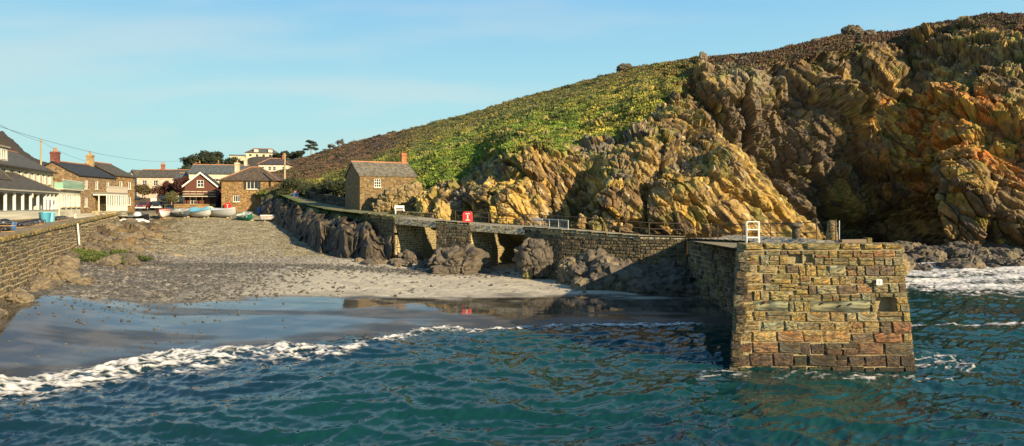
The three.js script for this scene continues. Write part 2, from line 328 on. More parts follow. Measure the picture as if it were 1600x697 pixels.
// ---------------------------------------------------------------- beach, slipway ground and the rocky bank under the sea wall
const WL = [[-60, 8], [-40, 15], [-30, 20], [-20, 25.7], [-12.5, 32.2], [-8, 35.5], [-3.6, 37.5], [4, 38.3], [11, 38.5], [40, 39]];
const dw = x => (table(WL, x - 1.5) + table(WL, x) + table(WL, x + 1.5)) / 3;
const BT = [[-40, -3], [-10, -0.75], [0, 0], [3, 0.13], [8, 0.40], [16, 0.66], [25, 0.95], [33, 1.3], [40, 1.45]];
const SW0 = [-27.6, 35.5], SW1 = [-58.5, 100];          // the line of the sea wall
const swq = (x, d) => ((x - SW0[0]) * 64.5 + (d - SW0[1]) * 30.9) / 71.52;   // metres seaward of it
const sws = (x, d) => ((x - SW0[0]) * -30.9 + (d - SW0[1]) * 64.5) / 71.52;  // metres along it
function groundY(x, d) {
  const t = d - dw(x);
  let y = Math.min(table(BT, t), 1.45);
  const q = swq(x, d), s = sws(x, d);
  y += 1.15 * sst(9, 0, q) * sst(-14, 2, s);
  const slip = Math.max(0, d - 69) * 0.0985; y = d > 69 ? Math.max(y, 1.33 + Math.min(slip, 4.15) + Math.max(0, d - 112) * 0.055) : y;
  const bank = sst(10.5, 1, q + fbm(x * 0.3, d * 0.3, 2, 3) * 4) * sst(22, 52, s) * sst(78, 70, s);
  y = lerp(y, Math.max(y, 4.3), bank * 0.9);
  return y;
}
const wetness = (x, d) => {                              // film of sea water left on the flat sand
  const t = d - dw(x), n = fbm(x * 0.25, d * 0.6, 3, 4) * 3.2;
  return sst(10.5 + 9 * sst(-4, -18, x), 7.4 + 6.5 * sst(-4, -18, x), t + n) * sst(10, 4, -t);
};
const poolAt = (x, d) => { const t = d - dw(x), b = sst(1.0, 3.0, t + fbm(x * 0.3, d * 0.5, 17, 3) * 3); return clamp(b * sst(-0.22, 0.02, fbm(x * 0.09, d * 0.42, 14, 4) + 0.05) + 0.9 * sst(-6, 0, x) * sst(3, 5, t)); };   // standing water in the ripples of the sand
{
  const NU = 580, NV = 430, n = NU * NV, P = new Float32Array(n * 3), C = new Float32Array(n * 3), UV = new Float32Array(n * 2);
  for (let j = 0; j < NV; j++) for (let i = 0; i < NU; i++) {
    const d = 16 * Math.pow(135 / 16, j / (NV - 1)), t = lerp(-0.98, 0.42, i / (NU - 1)), x = t * d, q = j * NU + i;
    const sq = swq(x, d), s = sws(x, d), fine = fbm(x * 2.2, d * 2.2, 7, 3), mid = fbm(x * 0.5, d * 0.5, 4, 4), big = fbm(x * 0.12, d * 0.12, 1, 3);
    let y = groundY(x, d);
    const wet = wetness(x, d), tt = d - dw(x);
    const slip = sst(66, 71, d + mid * 3);
    const bank = clamp(sst(11, 4, sq + mid * 5) * sst(14, 34, s + mid * 6) * sst(80, 70, s) );
    // pebble and weed bands
    const peb = clamp(sst(2.2, 0.4, Math.abs(d - 60.5 - mid * 3 + sst(-20, 5, x) * 2)) * sst(2, -8, x) + 0.9 * sst(-14, -25, x + mid * 8) * sst(33, 42, d + mid * 8 - (x + 24) * 0.4) * sst(70, 62, d));
    let c = mixc([0.60, 0.52, 0.37], [0.50, 0.44, 0.32], sst(-0.2, 0.2, mid));
    c = mixc(c, [0.30, 0.27, 0.21], sst(0.05, 0.3, fbm(x * 0.7, d * 1.6, 12, 4)) * 0.7 * sst(30, 12, tt));
    c = mixc(c, [0.055, 0.05, 0.045], peb * sst(-0.25, 0.1, fine + mid * 0.6));
    c = mixc(c, mixc([0.12, 0.103, 0.078], [0.055, 0.05, 0.04], sst(-0.25, 0.15, mid + fbm(x * 0.25, d * 1.1, 21, 3) * 0.8)), clamp(wet * 1.15));
    // cobbled slipway: brown, weathered, in faint courses across the slope
    let cs = mixc([0.25, 0.205, 0.115], [0.12, 0.095, 0.055], sst(-0.25, 0.25, mid + 0.4 * N3(d * 0.45, x * 0.05, 3)));
    cs = mixc(cs, [0.36, 0.32, 0.21], sst(0.0, 0.35, fbm(x * 0.25 + 4, d * 0.9, 8, 3) + fine * 0.4) * 0.75);
    cs = mixc(cs, [0.15, 0.15, 0.045], sst(0.05, 0.3, big + mid * 0.6) * 0.5);
    cs = mixc(cs, [0.48, 0.46, 0.38], sst(78, 70, d + mid * 5) * 0.55 * sst(-0.1, 0.2, fine + mid));
    c = mixc(c, cs, slip);
    let cb = mixc([0.22, 0.145, 0.06], [0.07, 0.05, 0.03], sst(-0.15, 0.2, mid + fine * 0.5));
    const weed = sst(0.8, 0.2, Math.hypot((x + 36) / 4.5, (d - 56) / 4.5) - mid * 0.6);
    cb = mixc(cb, mixc([0.05, 0.11, 0.012], [0.14, 0.18, 0.02], sst(-0.1, 0.3, fine)), Math.max(weed, 0.35 * sst(0.1, 0.3, fbm(x * 0.4, d * 0.4, 40, 3))));
    c = mixc(c, cb, bank);
    const f = 0.9 + 0.55 * fine * (1 - wet * 0.7);
    for (let k = 0; k < 3; k++) C[q * 3 + k] = Math.max(0.004, c[k] * f);
    if (bank > 0.01) { facet(x / 2.4, y / 1.2, d / 2.0); let h = FC.v * 0.75; facet(x / 0.9 + 9, y / 0.6, d / 0.8); h += FC.v * 0.32 + mid * 0.5; y += bank * h * 0.8; }
    if (slip > 0.01) y += slip * (facet(x / 0.8, 3, d / 0.55) * 0.05 + fine * 0.05);
    y += (1 - wet) * (1 - slip) * (fine * 0.03 + mid * 0.06 + peb * Math.max(0, fine) * 0.14) + wet * (0.010 * mid + 0.012 * N3(x * 0.9, d * 3.4, 3) * (1 - poolAt(x, d)));
    P[q * 3] = x; P[q * 3 + 1] = y; P[q * 3 + 2] = -d; UV[q * 2] = x / 150 + 0.6; UV[q * 2 + 1] = d / 150;
  }
  const g = geom(P, gridIndex(NU, NV), { color: C, uv: UV }); g.computeVertexNormals();
  const rough = dataTex(1024, (u, v) => { const x = (u - 0.6) * 150, d = v * 150; const w = d < 14 ? 0 : wetness(x, d); const r = lerp(0.92, lerp(0.42, 0.05, poolAt(x, d)), sst(0.35, 0.8, w)); return [r, r, r]; }, false);
  const m = new THREE.Mesh(g, new THREE.MeshStandardMaterial({ vertexColors: true, roughness: 1, roughnessMap: rough, metalness: 0 }));
  add(m, 'beach', null, null, null, 'structure');
}
// loose pebbles lying on the sand and the slipway
function scatter(name, geo, mat, list, label, category, parent) {
  const m = new THREE.InstancedMesh(geo, mat, list.length), M4 = new THREE.Matrix4(), q = new THREE.Quaternion(), e = new THREE.Euler(), c = new THREE.Color();
  list.forEach((o, i) => { e.set(o.rx ?? rr(-0.5, 0.5), rr(0, 6.28), o.rz ?? rr(-0.5, 0.5)); q.setFromEuler(e); M4.compose(o.p, q, o.s); m.setMatrixAt(i, M4); if (o.c) m.setColorAt(i, c.setRGB(...o.c)); });
  return add(m, name, label, category, null, 'stuff');
}
const pebbleGeo = (() => { const g = new THREE.IcosahedronGeometry(1, 1), p = g.attributes.position; for (let i = 0; i < p.count; i++) { const x = p.getX(i), y = p.getY(i), z = p.getZ(i), s = 1 + 0.35 * N3(x * 1.3, y * 1.3, z * 1.3); p.setXYZ(i, x * s, y * s * 0.6, z * s * 0.85); } g.computeVertexNormals(); return g; })();
const stoneMat = new THREE.MeshStandardMaterial({ color: 0xffffff, roughness: 0.9 });
{
  const L = [];
  for (let k = 0; k < 90000 && L.length < 30000; k++) {
    const d = rr(26, 76), x = rr(-0.8, 0.36) * d, t = d - dw(x), mid = fbm(x * 0.5, d * 0.5, 4, 4);
    if (t < 2 || swq(x, d) < 0.5) continue;
    const band = sst(3.2, 0.4, Math.abs(d - 60.5 - mid * 3 + sst(-20, 5, x) * 2)) * sst(6, -10, x) + 0.55 * sst(-13, -24, x + mid * 8) * sst(33, 42, d + mid * 8 - (x + 24) * 0.4) + 0.6 * sst(63, 67, d) * sst(-18, -24, x) + 0.02 + 0.05 * sst(-2, -14, x);
    if (rnd() > band * (wetness(x, d) > 0.5 ? (x > -16 ? 0.08 : 0.5) : 1) || (d > 70 && x > -24 - (d - 70) * 0.45)) continue;
    const s = (0.035 + 0.12 * Math.pow(rnd(), 3)) * (wetness(x, d) > 0.5 ? 0.6 : 1), g = rr(0.5, 1.3), dark = d > 62 ? 2.0 : 1;
    L.push({ p: V(x, groundY(x, d) + s * 0.15, -d), s: V(s * rr(0.8, 1.6), s * rr(0.6, 1), s), c: [0.095 * g * dark, 0.088 * g * dark, 0.078 * g * dark] });
  }
  for (let k = 0; k < 60000 && L.length < 52000; k++) { // setts and rubble of the slipway
    const d = rr(69, 111), x = -29 - (d - 70) * 0.524 + rr(-11, 11), m = fbm(x * 0.5, d * 0.5, 4, 4); if (swq(x, d) < 1) continue;
    const s = rr(0.06, 0.17), g = rr(0.6, 1.4) * (1 + m * 0.8); L.push({ p: V(x, groundY(x, d) + s * 0.1, -d), s: V(s * rr(1, 1.7), s * 0.5, s), c: mixc([0.20 * g, 0.16 * g, 0.085 * g], [0.26 * g, 0.24 * g, 0.17 * g], rnd()), rx: rr(-0.15, 0.15), rz: rr(-0.15, 0.15) });
  }
  scatter('pebbles', pebbleGeo, stoneMat, L, 'grey pebbles strewn over the sand and the foot of the slipway', 'pebbles');
}
// ---------------------------------------------------------------- the sea
const SURF = [[-60, 10], [-33, 17.8], [-24, 22.6], [-19.6, 25.0], [-16.5, 28.4], [-14.8, 31.5], [-13.9, 30.6], [-12.7, 31.2], [-11.6, 32.6], [-8.2, 31.8], [-5.4, 36.2], [-3.9, 37.6], [-2, 36.6], [3, 38], [11, 38.4], [40, 39]];
function foamAt(x, d) {                                  // 0..1 cover of foam
  const ds = (table(SURF, x - 0.4) + table(SURF, x) + table(SURF, x + 0.4)) / 3, u = ds - d;   // u > 0: seaward of the crest
  const wl = lerp(8, 1.0, sst(-20, 0, x)), core = lerp(1.2, 0.25, sst(-21, -1, x)), n = fbm(x * 0.9, d * 1.6, 2, 4), web = (a, b, c) => sst(0.11, 0.0, Math.abs(fbm(x * a + c, d * b, 9 + c, 3))), lace = Math.max(web(0.55, 0.9, 5), 0.8 * web(1.3, 2.1, 11));
  let f = sst(-0.45, 0.1, u + n * 0.8) * Math.max(sst(core, core * 0.3, u + n * 1.6) * (0.62 + n * 0.9), sst(wl, 0.4, u + n * 1.6) * (0.24 + 0.95 * lace + n * 1.2));
  f = Math.max(f, sst(-3.2, -0.6, u) * sst(0.3, -0.5, u) * (0.12 + lace * 0.5) * sst(-0.15, 0.2, n) * sst(2, -6, x));
  // backwash against the cliff behind the pier, and the eddies round it
  f = Math.max(f, sst(44, 60, d + n * 10) * sst(20, 27, x) * (0.42 + 0.5 * lace + 1.1 * fbm(x * 0.10, d * 0.3, 3, 4)));
  f = Math.max(f, sst(36, 56, d) * sst(18, 22, x) * (0.85 * lace * sst(-0.05, 0.3, fbm(x * 0.16, d * 0.4, 8, 3) + 0.05)));
  f = Math.max(f, sst(0.9, 0.2, Math.hypot((x - 8.6) / 2.6, (d - 27.2 - (x - 8.6) * 0.5) / 2.3)) * 0.75 * lace * sst(-0.15, 0.2, n + 0.1));
  f = Math.max(f, sst(1, 0.3, Math.hypot((x - 19) / 2.4, (d - 29.5) / 3)) * 0.8 * lace);
  f = Math.max(f, sst(1, 0.4, Math.hypot((x - 14.5) / 6, (d - 26.6) / 1.4)) * 0.55 * lace);
  return f;
}
const waveCrest = (x, d) => { const ds = (table(SURF, x - 0.8) + table(SURF, x) + table(SURF, x + 0.8)) / 3, u = ds - d; return sst(-0.35, 0.25, u) * sst(3.2, 0.25, u) * lerp(0.42, 0.08, sst(-22, 0, x)) * (0.8 + 0.8 * N3(x * 0.5, 3, d * 0.2)); };
function waveY(x, d) {
  const a = fbm(x * 0.10 + 2, d * 0.16, 5, 2), wx = x + a * 3, wd = d + fbm(x * 0.13, d * 0.13, 15, 2) * 3;
  const ridge = (u, v, k) => { const r = 1 - Math.abs(N3(u, v, k)) * 2; return r * r; };
  const far = sst(140, 60, d), calm = sst(0, 6, dw(x) - d + (x > 17 ? 60 : 0));
  let y = (0.28 * N3(wx * 0.11, wd * 0.24, 1) + 0.10 * N3(wx * 0.05 + 3, wd * 0.11, 9)) * calm;
  y += 0.16 * (ridge(wx * 0.24 + wd * 0.10, wd * 0.50, 3) - 0.4) * (0.35 + 0.65 * calm);
  y += 0.085 * (ridge(wx * 0.72 - wd * 0.25, wd * 1.25, 7) - 0.4);
  y += 0.046 * (ridge(wx * 1.9 + wd * 0.4, wd * 3.0, 17) - 0.4) * far;
  y += 0.018 * N3(x * 5, d * 7, 27) * far;
  y += sst(20, 30, x) * sst(50, 70, d) * 0.35 * (ridge(x * 0.05 + d * 0.02, d * 0.11, 33) - 0.3);
  return y * 0.95 + waveCrest(x, d);
}
{
  const NU = 740, NR = 380, EXT = 26, NV = NR + EXT, n = NU * NV, P = new Float32Array(n * 3), C = new Float32Array(n * 3);
  for (let j = 0; j < NV; j++) {
    const d = j < NR ? 12 * Math.pow(115 / 12, j / (NR - 1)) : 115 * Math.pow(1.14, j - NR + 1);
    for (let i = 0; i < NU; i++) {
      const x = lerp(-1.1, 1.25, i / (NU - 1)) * d, q = j * NU + i, fl = d < 120 ? waveY(x, d) : 0;
      const n1 = fbm(x * 0.06, d * 0.08, 3, 3);
      // colour of the water body: clear green where it is deep over sand, bluer to the left with the sky reflection painted in
      let c = mixc([0.005, 0.040, 0.037], [0.006, 0.026, 0.041], sst(-0.2, 0.3, n1 + sst(-2, -18, x) * 0.5 - 0.2));
      c = mixc(c, [0.06, 0.085, 0.065], sst(3, 0, dw(x) - d) * (x < 13 ? 0.6 : 0));
      P[q * 3] = x; P[q * 3 + 1] = fl - 0.03; P[q * 3 + 2] = -d; C.set(c, q * 3);
    }
  }
  const g = geom(P, gridIndex(NU, NV), { color: C }); g.computeVertexNormals();
  const m = new THREE.Mesh(g, new THREE.MeshPhysicalMaterial({ vertexColors: true, roughness: 0.06, ior: 1.33, metalness: 0 }));
  add(m, 'sea_water', null, null, null, 'structure');
}
function foamSheet(name, label, x0, x1, d0, d1, step, lo, hi, lift) {   // bubbles lying on the water: solid where thick, a broken film where thin
  const nu = Math.ceil((x1 - x0) / step), nv = Math.ceil((d1 - d0) / step), n = nu * nv, P = new Float32Array(n * 3), A = new Float32Array(n), on = new Uint8Array(n);
  for (let j = 0; j < nv; j++) for (let i = 0; i < nu; i++) {
    const x = x0 + i * step, d = d0 + j * step, q = j * nu + i, f = foamAt(x, d) + 0.55 * fbm(x * 2.6, d * 4.2, 6, 5) + 0.25 * fbm(x * 9, d * 12, 16, 2), a = sst(lo, hi, f), g = groundY(x, d);
    on[q] = a > 0.02 ? 1 : 0; A[q] = a;
    P[q * 3] = x; P[q * 3 + 1] = Math.max(waveY(x, d), g < 0.5 && x < 13 ? g : -9) + 0.006 + a * lift * (0.35 + 1.6 * Math.abs(fbm(x * 3.2, d * 3.2, 3, 4))); P[q * 3 + 2] = -d;
  }
  const g0 = geom(P, gridIndex(nu, nv, (a, b, c, d) => on[a] + on[b] + on[c] + on[d] > 1)); g0.computeVertexNormals();
  const ix = g0.index.array, map = new Map(), p2 = [], n2 = [], c2 = [], out = new Uint32Array(ix.length);   // keep only the vertices in use
  for (let k = 0; k < ix.length; k++) { let v = map.get(ix[k]); if (v === undefined) { v = map.size; map.set(ix[k], v); const o = ix[k] * 3; for (let e = 0; e < 3; e++) { p2.push(P[o + e]); n2.push(g0.attributes.normal.array[o + e]); } const w = 0.66 + 0.14 * fbm(P[o] * 1.5, P[o + 2] * 1.5, 31, 3); c2.push(w, w * 0.97, w * 0.91, A[ix[k]]); } out[k] = v; }
  const g = geom(p2, out); g.setAttribute('color', new THREE.BufferAttribute(new Float32Array(c2), 4)); g.setAttribute('normal', new THREE.BufferAttribute(new Float32Array(n2), 3));
  add(new THREE.Mesh(g, new THREE.MeshStandardMaterial({ vertexColors: true, roughness: 0.7, transparent: true })), name, label, 'foam', null, 'stuff');
}
foamSheet('surf_foam', 'white surf breaking along the edge of the beach', -30, 11, 16, 41, 0.06, 0.24, 1.0, 0.075);
foamSheet('sea_foam', 'white foam washing at the foot of the cliff beside the pier', 17.6, 92, 33, 92, 0.19, 0.26, 0.85, 0.10);
foamSheet('eddy_foam', 'lacy foam eddying in front of the pier end', 4, 24, 22.5, 33, 0.06, 0.34, 0.9, 0.04);
// ---------------------------------------------------------------- stones
const BLOCKS = [];                                       // unit blocks with a dressed, slightly bulging face; z = +0.5 is the face
for (let k = 0; k < 10; k++) {
  const j = a => rr(-a, a), b = () => rr(0.05, 0.12), P = [], I = [];
  const c0 = [[-0.5, -0.5], [0.5, -0.5], [0.5, 0.5], [-0.5, 0.5]];
  for (const [x, y] of c0) P.push(x + j(0.015), y + j(0.02), -0.5);
  for (const [x, y] of c0) P.push(x + j(0.045), y + j(0.055), 0.30 + j(0.06));
  for (const [x, y] of c0) P.push(x * (1 - 2 * b()) + j(0.055), y * (1 - 2 * b() * 1.3) + j(0.06), 0.44 + j(0.05));
  P.push(j(0.2), j(0.2), 0.5 + j(0.04));
  for (let q = 0; q < 4; q++) { const r = (q + 1) % 4; I.push(q, r, 4 + r, q, 4 + r, 4 + q, 4 + q, 4 + r, 8 + r, 4 + q, 8 + r, 8 + q, 8 + q, 8 + r, 12); }
  const g = geom(P, I), gi = g.toNonIndexed(), p = gi.attributes.position, uv = new Float32Array(p.count * 2), ox = rnd(), oy = rnd();
  for (let q = 0; q < p.count; q++) { uv[q * 2] = ox + p.getX(q) * 0.35 + p.getZ(q) * 0.2; uv[q * 2 + 1] = oy + p.getY(q) * 0.25 + p.getZ(q) * 0.2; }
  gi.setAttribute('uv', new THREE.BufferAttribute(uv, 2)); gi.computeVertexNormals(); BLOCKS.push(gi);
}
const stoneBump = dataTex(256, (u, v) => { const g = 0.5 + tn(u, v, 22, 3, 5) * 0.8 + Math.abs(tn(u, v, 12, 8, 3)) * 0.5; return [g, g, g]; }, false);
const blotch = dataTex(256, (u, v) => { const g = 0.8 + tn(u, v, 16, 6, 5) * 1.15, w = tn(u, v, 9, 2, 4); return [g * (1 + w * 0.3), g, g * (1 - w * 0.5)].map(q => clamp(q * 0.92)); }, true);
const stone = (r, g, b) => new THREE.MeshStandardMaterial({ color: col(r, g, b), map: blotch, roughness: 0.9, bumpMap: stoneBump, bumpScale: 0.05 });
const GOLD = [[0.46, 0.34, 0.11], [0.41, 0.285, 0.09], [0.37, 0.295, 0.115], [0.46, 0.31, 0.095], [0.36, 0.25, 0.10], [0.37, 0.20, 0.08], [0.34, 0.30, 0.16], [0.20, 0.14, 0.08], [0.30, 0.24, 0.12], [0.42, 0.32, 0.15]].map(c => stone(...c));
const LOW = [[0.44, 0.27, 0.10], [0.36, 0.20, 0.08], [0.30, 0.14, 0.06], [0.20, 0.13, 0.07], [0.48, 0.34, 0.13]].map(c => stone(...c));
const WEED = [[0.05, 0.042, 0.022], [0.075, 0.055, 0.03], [0.055, 0.055, 0.02], [0.11, 0.07, 0.04]].map(c => stone(...c));
const TIDE = [[0.16, 0.09, 0.05], [0.22, 0.12, 0.06], [0.10, 0.07, 0.045], [0.28, 0.16, 0.075], [0.13, 0.10, 0.055]].map(c => stone(...c));
const DARKROCK = [[0.12, 0.10, 0.075], [0.17, 0.14, 0.10], [0.085, 0.075, 0.06], [0.22, 0.18, 0.115]].map(c => stone(...c));
const RUBBLE = [[0.24, 0.19, 0.11], [0.17, 0.13, 0.08], [0.33, 0.26, 0.14], [0.28, 0.20, 0.10], [0.12, 0.09, 0.06]].map(c => stone(...c));
const mortarMat = new THREE.MeshStandardMaterial({ color: col(0.30, 0.24, 0.13), roughness: 0.95, bumpMap: retex(stoneBump, 0.6), bumpScale: 0.05 });
const paleMortar = new THREE.MeshStandardMaterial({ color: col(0.52, 0.42, 0.24), roughness: 0.95, bumpMap: retex(stoneBump, 0.6), bumpScale: 0.05 });
const darkMortar = new THREE.MeshStandardMaterial({ color: col(0.10, 0.085, 0.06), roughness: 0.95 });
const concrete = new THREE.MeshStandardMaterial({ color: col(0.62, 0.54, 0.36), map: retex(blotch, 0.3), roughness: 0.9, bumpMap: retex(stoneBump, 0.5), bumpScale: 0.03 });
const greenSlab = new THREE.MeshStandardMaterial({ color: col(0.27, 0.26, 0.15), map: retex(blotch, 0.5), roughness: 0.9, bumpMap: retex(stoneBump, 0.5), bumpScale: 0.02 });
// a wall face: O its lower left corner, U and W unit vectors along it and up it; returns stone placements
function coursed(width, height, hs, ws, ok, tones, depth = 0.4) {
  const out = [];
  for (let v = 0; v < height - 0.04;) {
    let h = rr(...hs(v / height)); if (v + h > height - 0.12) h = height - v;
    for (let u = -rr(0, 0.4); u < width;) {
      let w = rr(...ws(v / height)); if (u + w > width - 0.15) w = width - u;
      if (u < 0) { w += u; u = 0; if (w < 0.12) w = 0.15; }
      const split = h > 0.38 && rnd() < 0.3, parts = split ? [[v, h * 0.5], [v + h * 0.5, h * 0.5]] : [[v, h]];
      for (const [vv, hh] of parts) if (!ok || ok(u, vv, w, hh)) out.push({ u: u + w / 2, v: vv + hh / 2, w, h: hh, m: pick(tones(vv / height)), b: pick(BLOCKS), dep: depth });
      u += w;
    }
    v += h;
  }
  return out;
}
function chunked(width, step, height, hs, ws, ok, tones, depth) {   // random rubble: short runs whose courses do not line up
  const out = [];
  for (let u0 = 0; u0 < width;) { const w = Math.min(width - u0, step * rr(0.6, 1.4)); for (const s of coursed(w, height, hs, ws, ok && ((u, v, ww, h) => ok(u + u0, v, ww, h)), tones, depth)) { s.u += u0; s.r = rr(-0.06, 0.06); out.push(s); } u0 += w; }
  return out;
}
function stoneMatrix(s, O, U, W, gap = 0.03, proud = 0.05) {
  const Nn = V().crossVectors(U, W).normalize(), out = proud * rr(0.2, 1.3), M = new THREE.Matrix4().makeBasis(U, W, Nn);
  const p = O.clone().addScaledVector(U, s.u).addScaledVector(W, s.v).addScaledVector(Nn, out - s.dep / 2);
  return new THREE.Matrix4().makeTranslation(p.x, p.y, p.z).multiply(M).multiply(new THREE.Matrix4().makeRotationZ(s.r || 0)).multiply(new THREE.Matrix4().makeScale(s.w - gap, s.h - gap, s.dep));
}
function stonesAsParts(parent, list, O, U, W, gap, proud, name = 'stone') {
  for (const s of list) { const m = part(parent, name, s.b, s.m); stoneMatrix(s, O, U, W, gap, proud).decompose(m.position, m.quaternion, m.scale); }
}
const colored = new THREE.MeshStandardMaterial({ vertexColors: true, map: blotch, roughness: 0.9, bumpMap: stoneBump, bumpScale: 0.05 });
function stonesMerged(parent, faces, name = 'masonry') {  // faces: [list, O, U, W, gap, proud]
  const gs = [];
  for (const [list, O, U, W, gap, proud] of faces) for (const s of list) {
    const g = s.b.clone().applyMatrix4(stoneMatrix(s, O, U, W, gap, proud)), c = s.m.color, a = new Float32Array(g.attributes.position.count * 3);
    for (let i = 0; i < a.length; i += 3) { a[i] = c.r; a[i + 1] = c.g; a[i + 2] = c.b; }
    g.setAttribute('color', new THREE.BufferAttribute(a, 3)); gs.push(g);
  }
  return part(parent, name, mergeGeometries(gs), colored, 'stuff');
}
function hull(bottom, top) {                             // prism between two rings of points (anticlockwise seen from above)
  const n = bottom.length, P = [], I = [], uv = [];
  const quad = (a, b, c, d) => { const k = P.length / 3, U = b.clone().sub(a), l = U.length() || 1, h = c.clone().sub(b).length(); for (const p of [a, b, c, d]) P.push(p.x, p.y, p.z); uv.push(0, 0, l, 0, l, h, 0, h); I.push(k, k + 1, k + 2, k, k + 2, k + 3); };
  for (let i = 0; i < n; i++) { const j = (i + 1) % n; quad(bottom[i], bottom[j], top[j], top[i]); }
  const cap = (R, up) => { const k = P.length / 3; for (const p of R) { P.push(p.x, p.y, p.z); uv.push(p.x, p.z); } for (let i = 1; i < n - 1; i++) up ? I.push(k, k + i, k + i + 1) : I.push(k, k + i + 1, k + i); };
  cap(top, true); cap(bottom, false);
  const g = geom(P, I, { uv }).toNonIndexed(); g.computeVertexNormals(); return g;
}
const Wd = (x, d, y) => V(x, y, -d);
const bxg = (w, h, d, x = 0, y = 0, z = 0) => new THREE.BoxGeometry(w, h, d).translate(x, y, z);
function bar(a, b, r, seg = 6) { const v = b.clone().sub(a), g = new THREE.CylinderGeometry(r, r, v.length(), seg); g.translate(0, v.length() / 2, 0).applyQuaternion(new THREE.Quaternion().setFromUnitVectors(V(0, 1, 0), v.normalize())).translate(a.x, a.y, a.z); return g; }

// ---------------------------------------------------------------- the pier
const pier = new THREE.Group();
{
  const O = Wd(9.45, 27.95, -1.3), W = V(0, 6.5, -0.72).normalize(), U = V(1, 0, 0), width = 7.65, height = 6.32;
  const slope = 0.085;                                   // the sides lean in
  const holes = [[6.05, 6.92, 3.66, 4.28], [2.42, 3.05, 5.72, 6.12], [3.12, 3.5, 5.75, 6.1]];
  const shape = new THREE.Shape([[0, 0], [width, 0], [width - 6.4 * 0.05, 6.4], [6.4 * slope, 6.4]].map(p => new THREE.Vector2(...p)));
  for (const [a, b, c, d] of holes) shape.holes.push(new THREE.Path([[a, c], [a, d], [b, d], [b, c]].map(p => new THREE.Vector2(...p))));
  const Nn = V().crossVectors(U, W), B = new THREE.Matrix4().makeBasis(U, W, Nn).setPosition(O.clone().addScaledVector(Nn, -0.98));
  part(pier, 'core', new THREE.ExtrudeGeometry(shape, { depth: 0.9, bevelEnabled: false }).applyMatrix4(B), mortarMat);
  const L = v => v * slope, R = v => width - v * 0.05;
  const slabs = [[0.85, 2.35, 3.66, 4.12], [3.25, 5.85, 3.62, 4.14]];
  const clear = (u, v, w, h) => { for (const [a, b, c, d] of [...holes, ...slabs]) if (u < b - 0.04 && u + w > a + 0.04 && v < d - 0.04 && v + h > c + 0.04) return false; return true; };
  // courses: big squared blocks below, small rubble above the slabs, big again under the coping
  const list = [];
  const sets = [[0.52, 0.5, 0.55, 0.48, 0.46, 0.44, 0.38, 0.36, 0.5, 0.3, 0.46, 0.34, 0.42, 0.36, 0.3], [0.48, 0.56, 0.46, 0.52, 0.5, 0.36, 0.42, 0.46, 0.28, 0.4, 0.36, 0.5, 0.3, 0.4, 0.3], [0.55, 0.46, 0.5, 0.5, 0.42, 0.46, 0.42, 0.34, 0.46, 0.4, 0.32, 0.44, 0.36, 0.4, 0.3]];
  const seams = [0, 2.6, 5.2, 99];
  sets.forEach((rows, k) => {
    let v = 0.35;
    for (const h0 of rows) {
      const h = Math.min(h0, 6.28 - v); if (h < 0.12) break;
      const f = v / 6.3, big = f < 0.56, jag = q => q <= 0 ? L(v) : q > 20 ? R(v) : q + 0.3 * Math.sin(v * 2.3 + q), end = jag(seams[k + 1]);
      let u = k ? jag(seams[k]) - 0.04 : L(v) - 0.05, first = !k;
      while (u < end - 0.02) {
        let w = first ? rr(0.55, 1.0) : big ? rr(0.45, 1.3) : rr(0.26, 0.95); first = false; if (u + w > end - 0.3) w = end - u;
        const tones = v < 1.45 ? WEED : v < 2.1 ? TIDE : f < 0.38 ? [...LOW, ...LOW, GOLD[0], GOLD[4]] : f < 0.5 ? [...LOW, ...GOLD] : GOLD;
        const cut = !big && rnd() < 0.35 || big && rnd() < 0.2, sp = rr(0.4, 0.62), ps = cut ? [[v, h * sp], [v + h * sp, h * (1 - sp)]] : [[v, h]];
        const put = (p, q, vv, hh) => list.push({ u: (p + q) / 2, v: vv + hh / 2, w: q - p, h: hh, m: pick(tones), b: pick(BLOCKS), dep: p < L(vv) + 0.05 ? 0.97 : rr(0.42, 0.52), r: rr(-0.02, 0.02) });
        for (const [vv, hh] of ps) if (clear(u, vv, w, hh)) put(u, u + w, vv, hh);
        else { // fill beside a hole or a slab with what fits
          const free = [[u, u + w]]; for (const [a, b, c, d] of [...holes, ...slabs]) if (vv < d - 0.04 && vv + hh > c + 0.04) for (let q = free.length - 1; q >= 0; q--) { const [x0, x1] = free[q]; if (x0 < b && x1 > a) { free.splice(q, 1); if (a - x0 > 0.14) free.push([x0, a]); if (x1 - b > 0.14) free.push([b, x1]); } }
          for (const [x0, x1] of free) put(x0, x1, vv, hh);
          for (const [a, b, c, d] of [...holes, ...slabs]) { const x0 = Math.max(u, a), x1 = Math.min(u + w, b); if (x1 - x0 < 0.14 || vv >= d - 0.04 || vv + hh <= c + 0.04) continue; if (vv + hh - d > 0.07) put(x0, x1, d, vv + hh - d); if (c - vv > 0.07) put(x0, x1, vv, c - vv); }
        }
        u += w;
      }
      v += h;
    }
  });
  stonesAsParts(pier, list, O, U, W, 0.022, 0.045);
  for (const [a, b, c, d] of slabs) { const m = part(pier, 'concrete_slab', BLOCKS[3], greenSlab); stoneMatrix({ u: (a + b) / 2, v: (c + d) / 2, w: b - a, h: d - c, dep: 0.4 }, O, U, W, 0.03, 0.05).decompose(m.position, m.quaternion, m.scale); }
  // coping
  for (let u = 0.5; u < 7.3;) { let w = rr(0.8, 1.7); if (u + w > 6.9) w = 7.38 - u; const m = part(pier, 'coping', BLOCKS[Math.floor(u) % 10], pick([GOLD[0], GOLD[2], GOLD[3]])); m.position.set(9.45 + u + w / 2, 5.105, -29.05); m.scale.set(w - 0.03, 0.24, 1.0); u += w; }
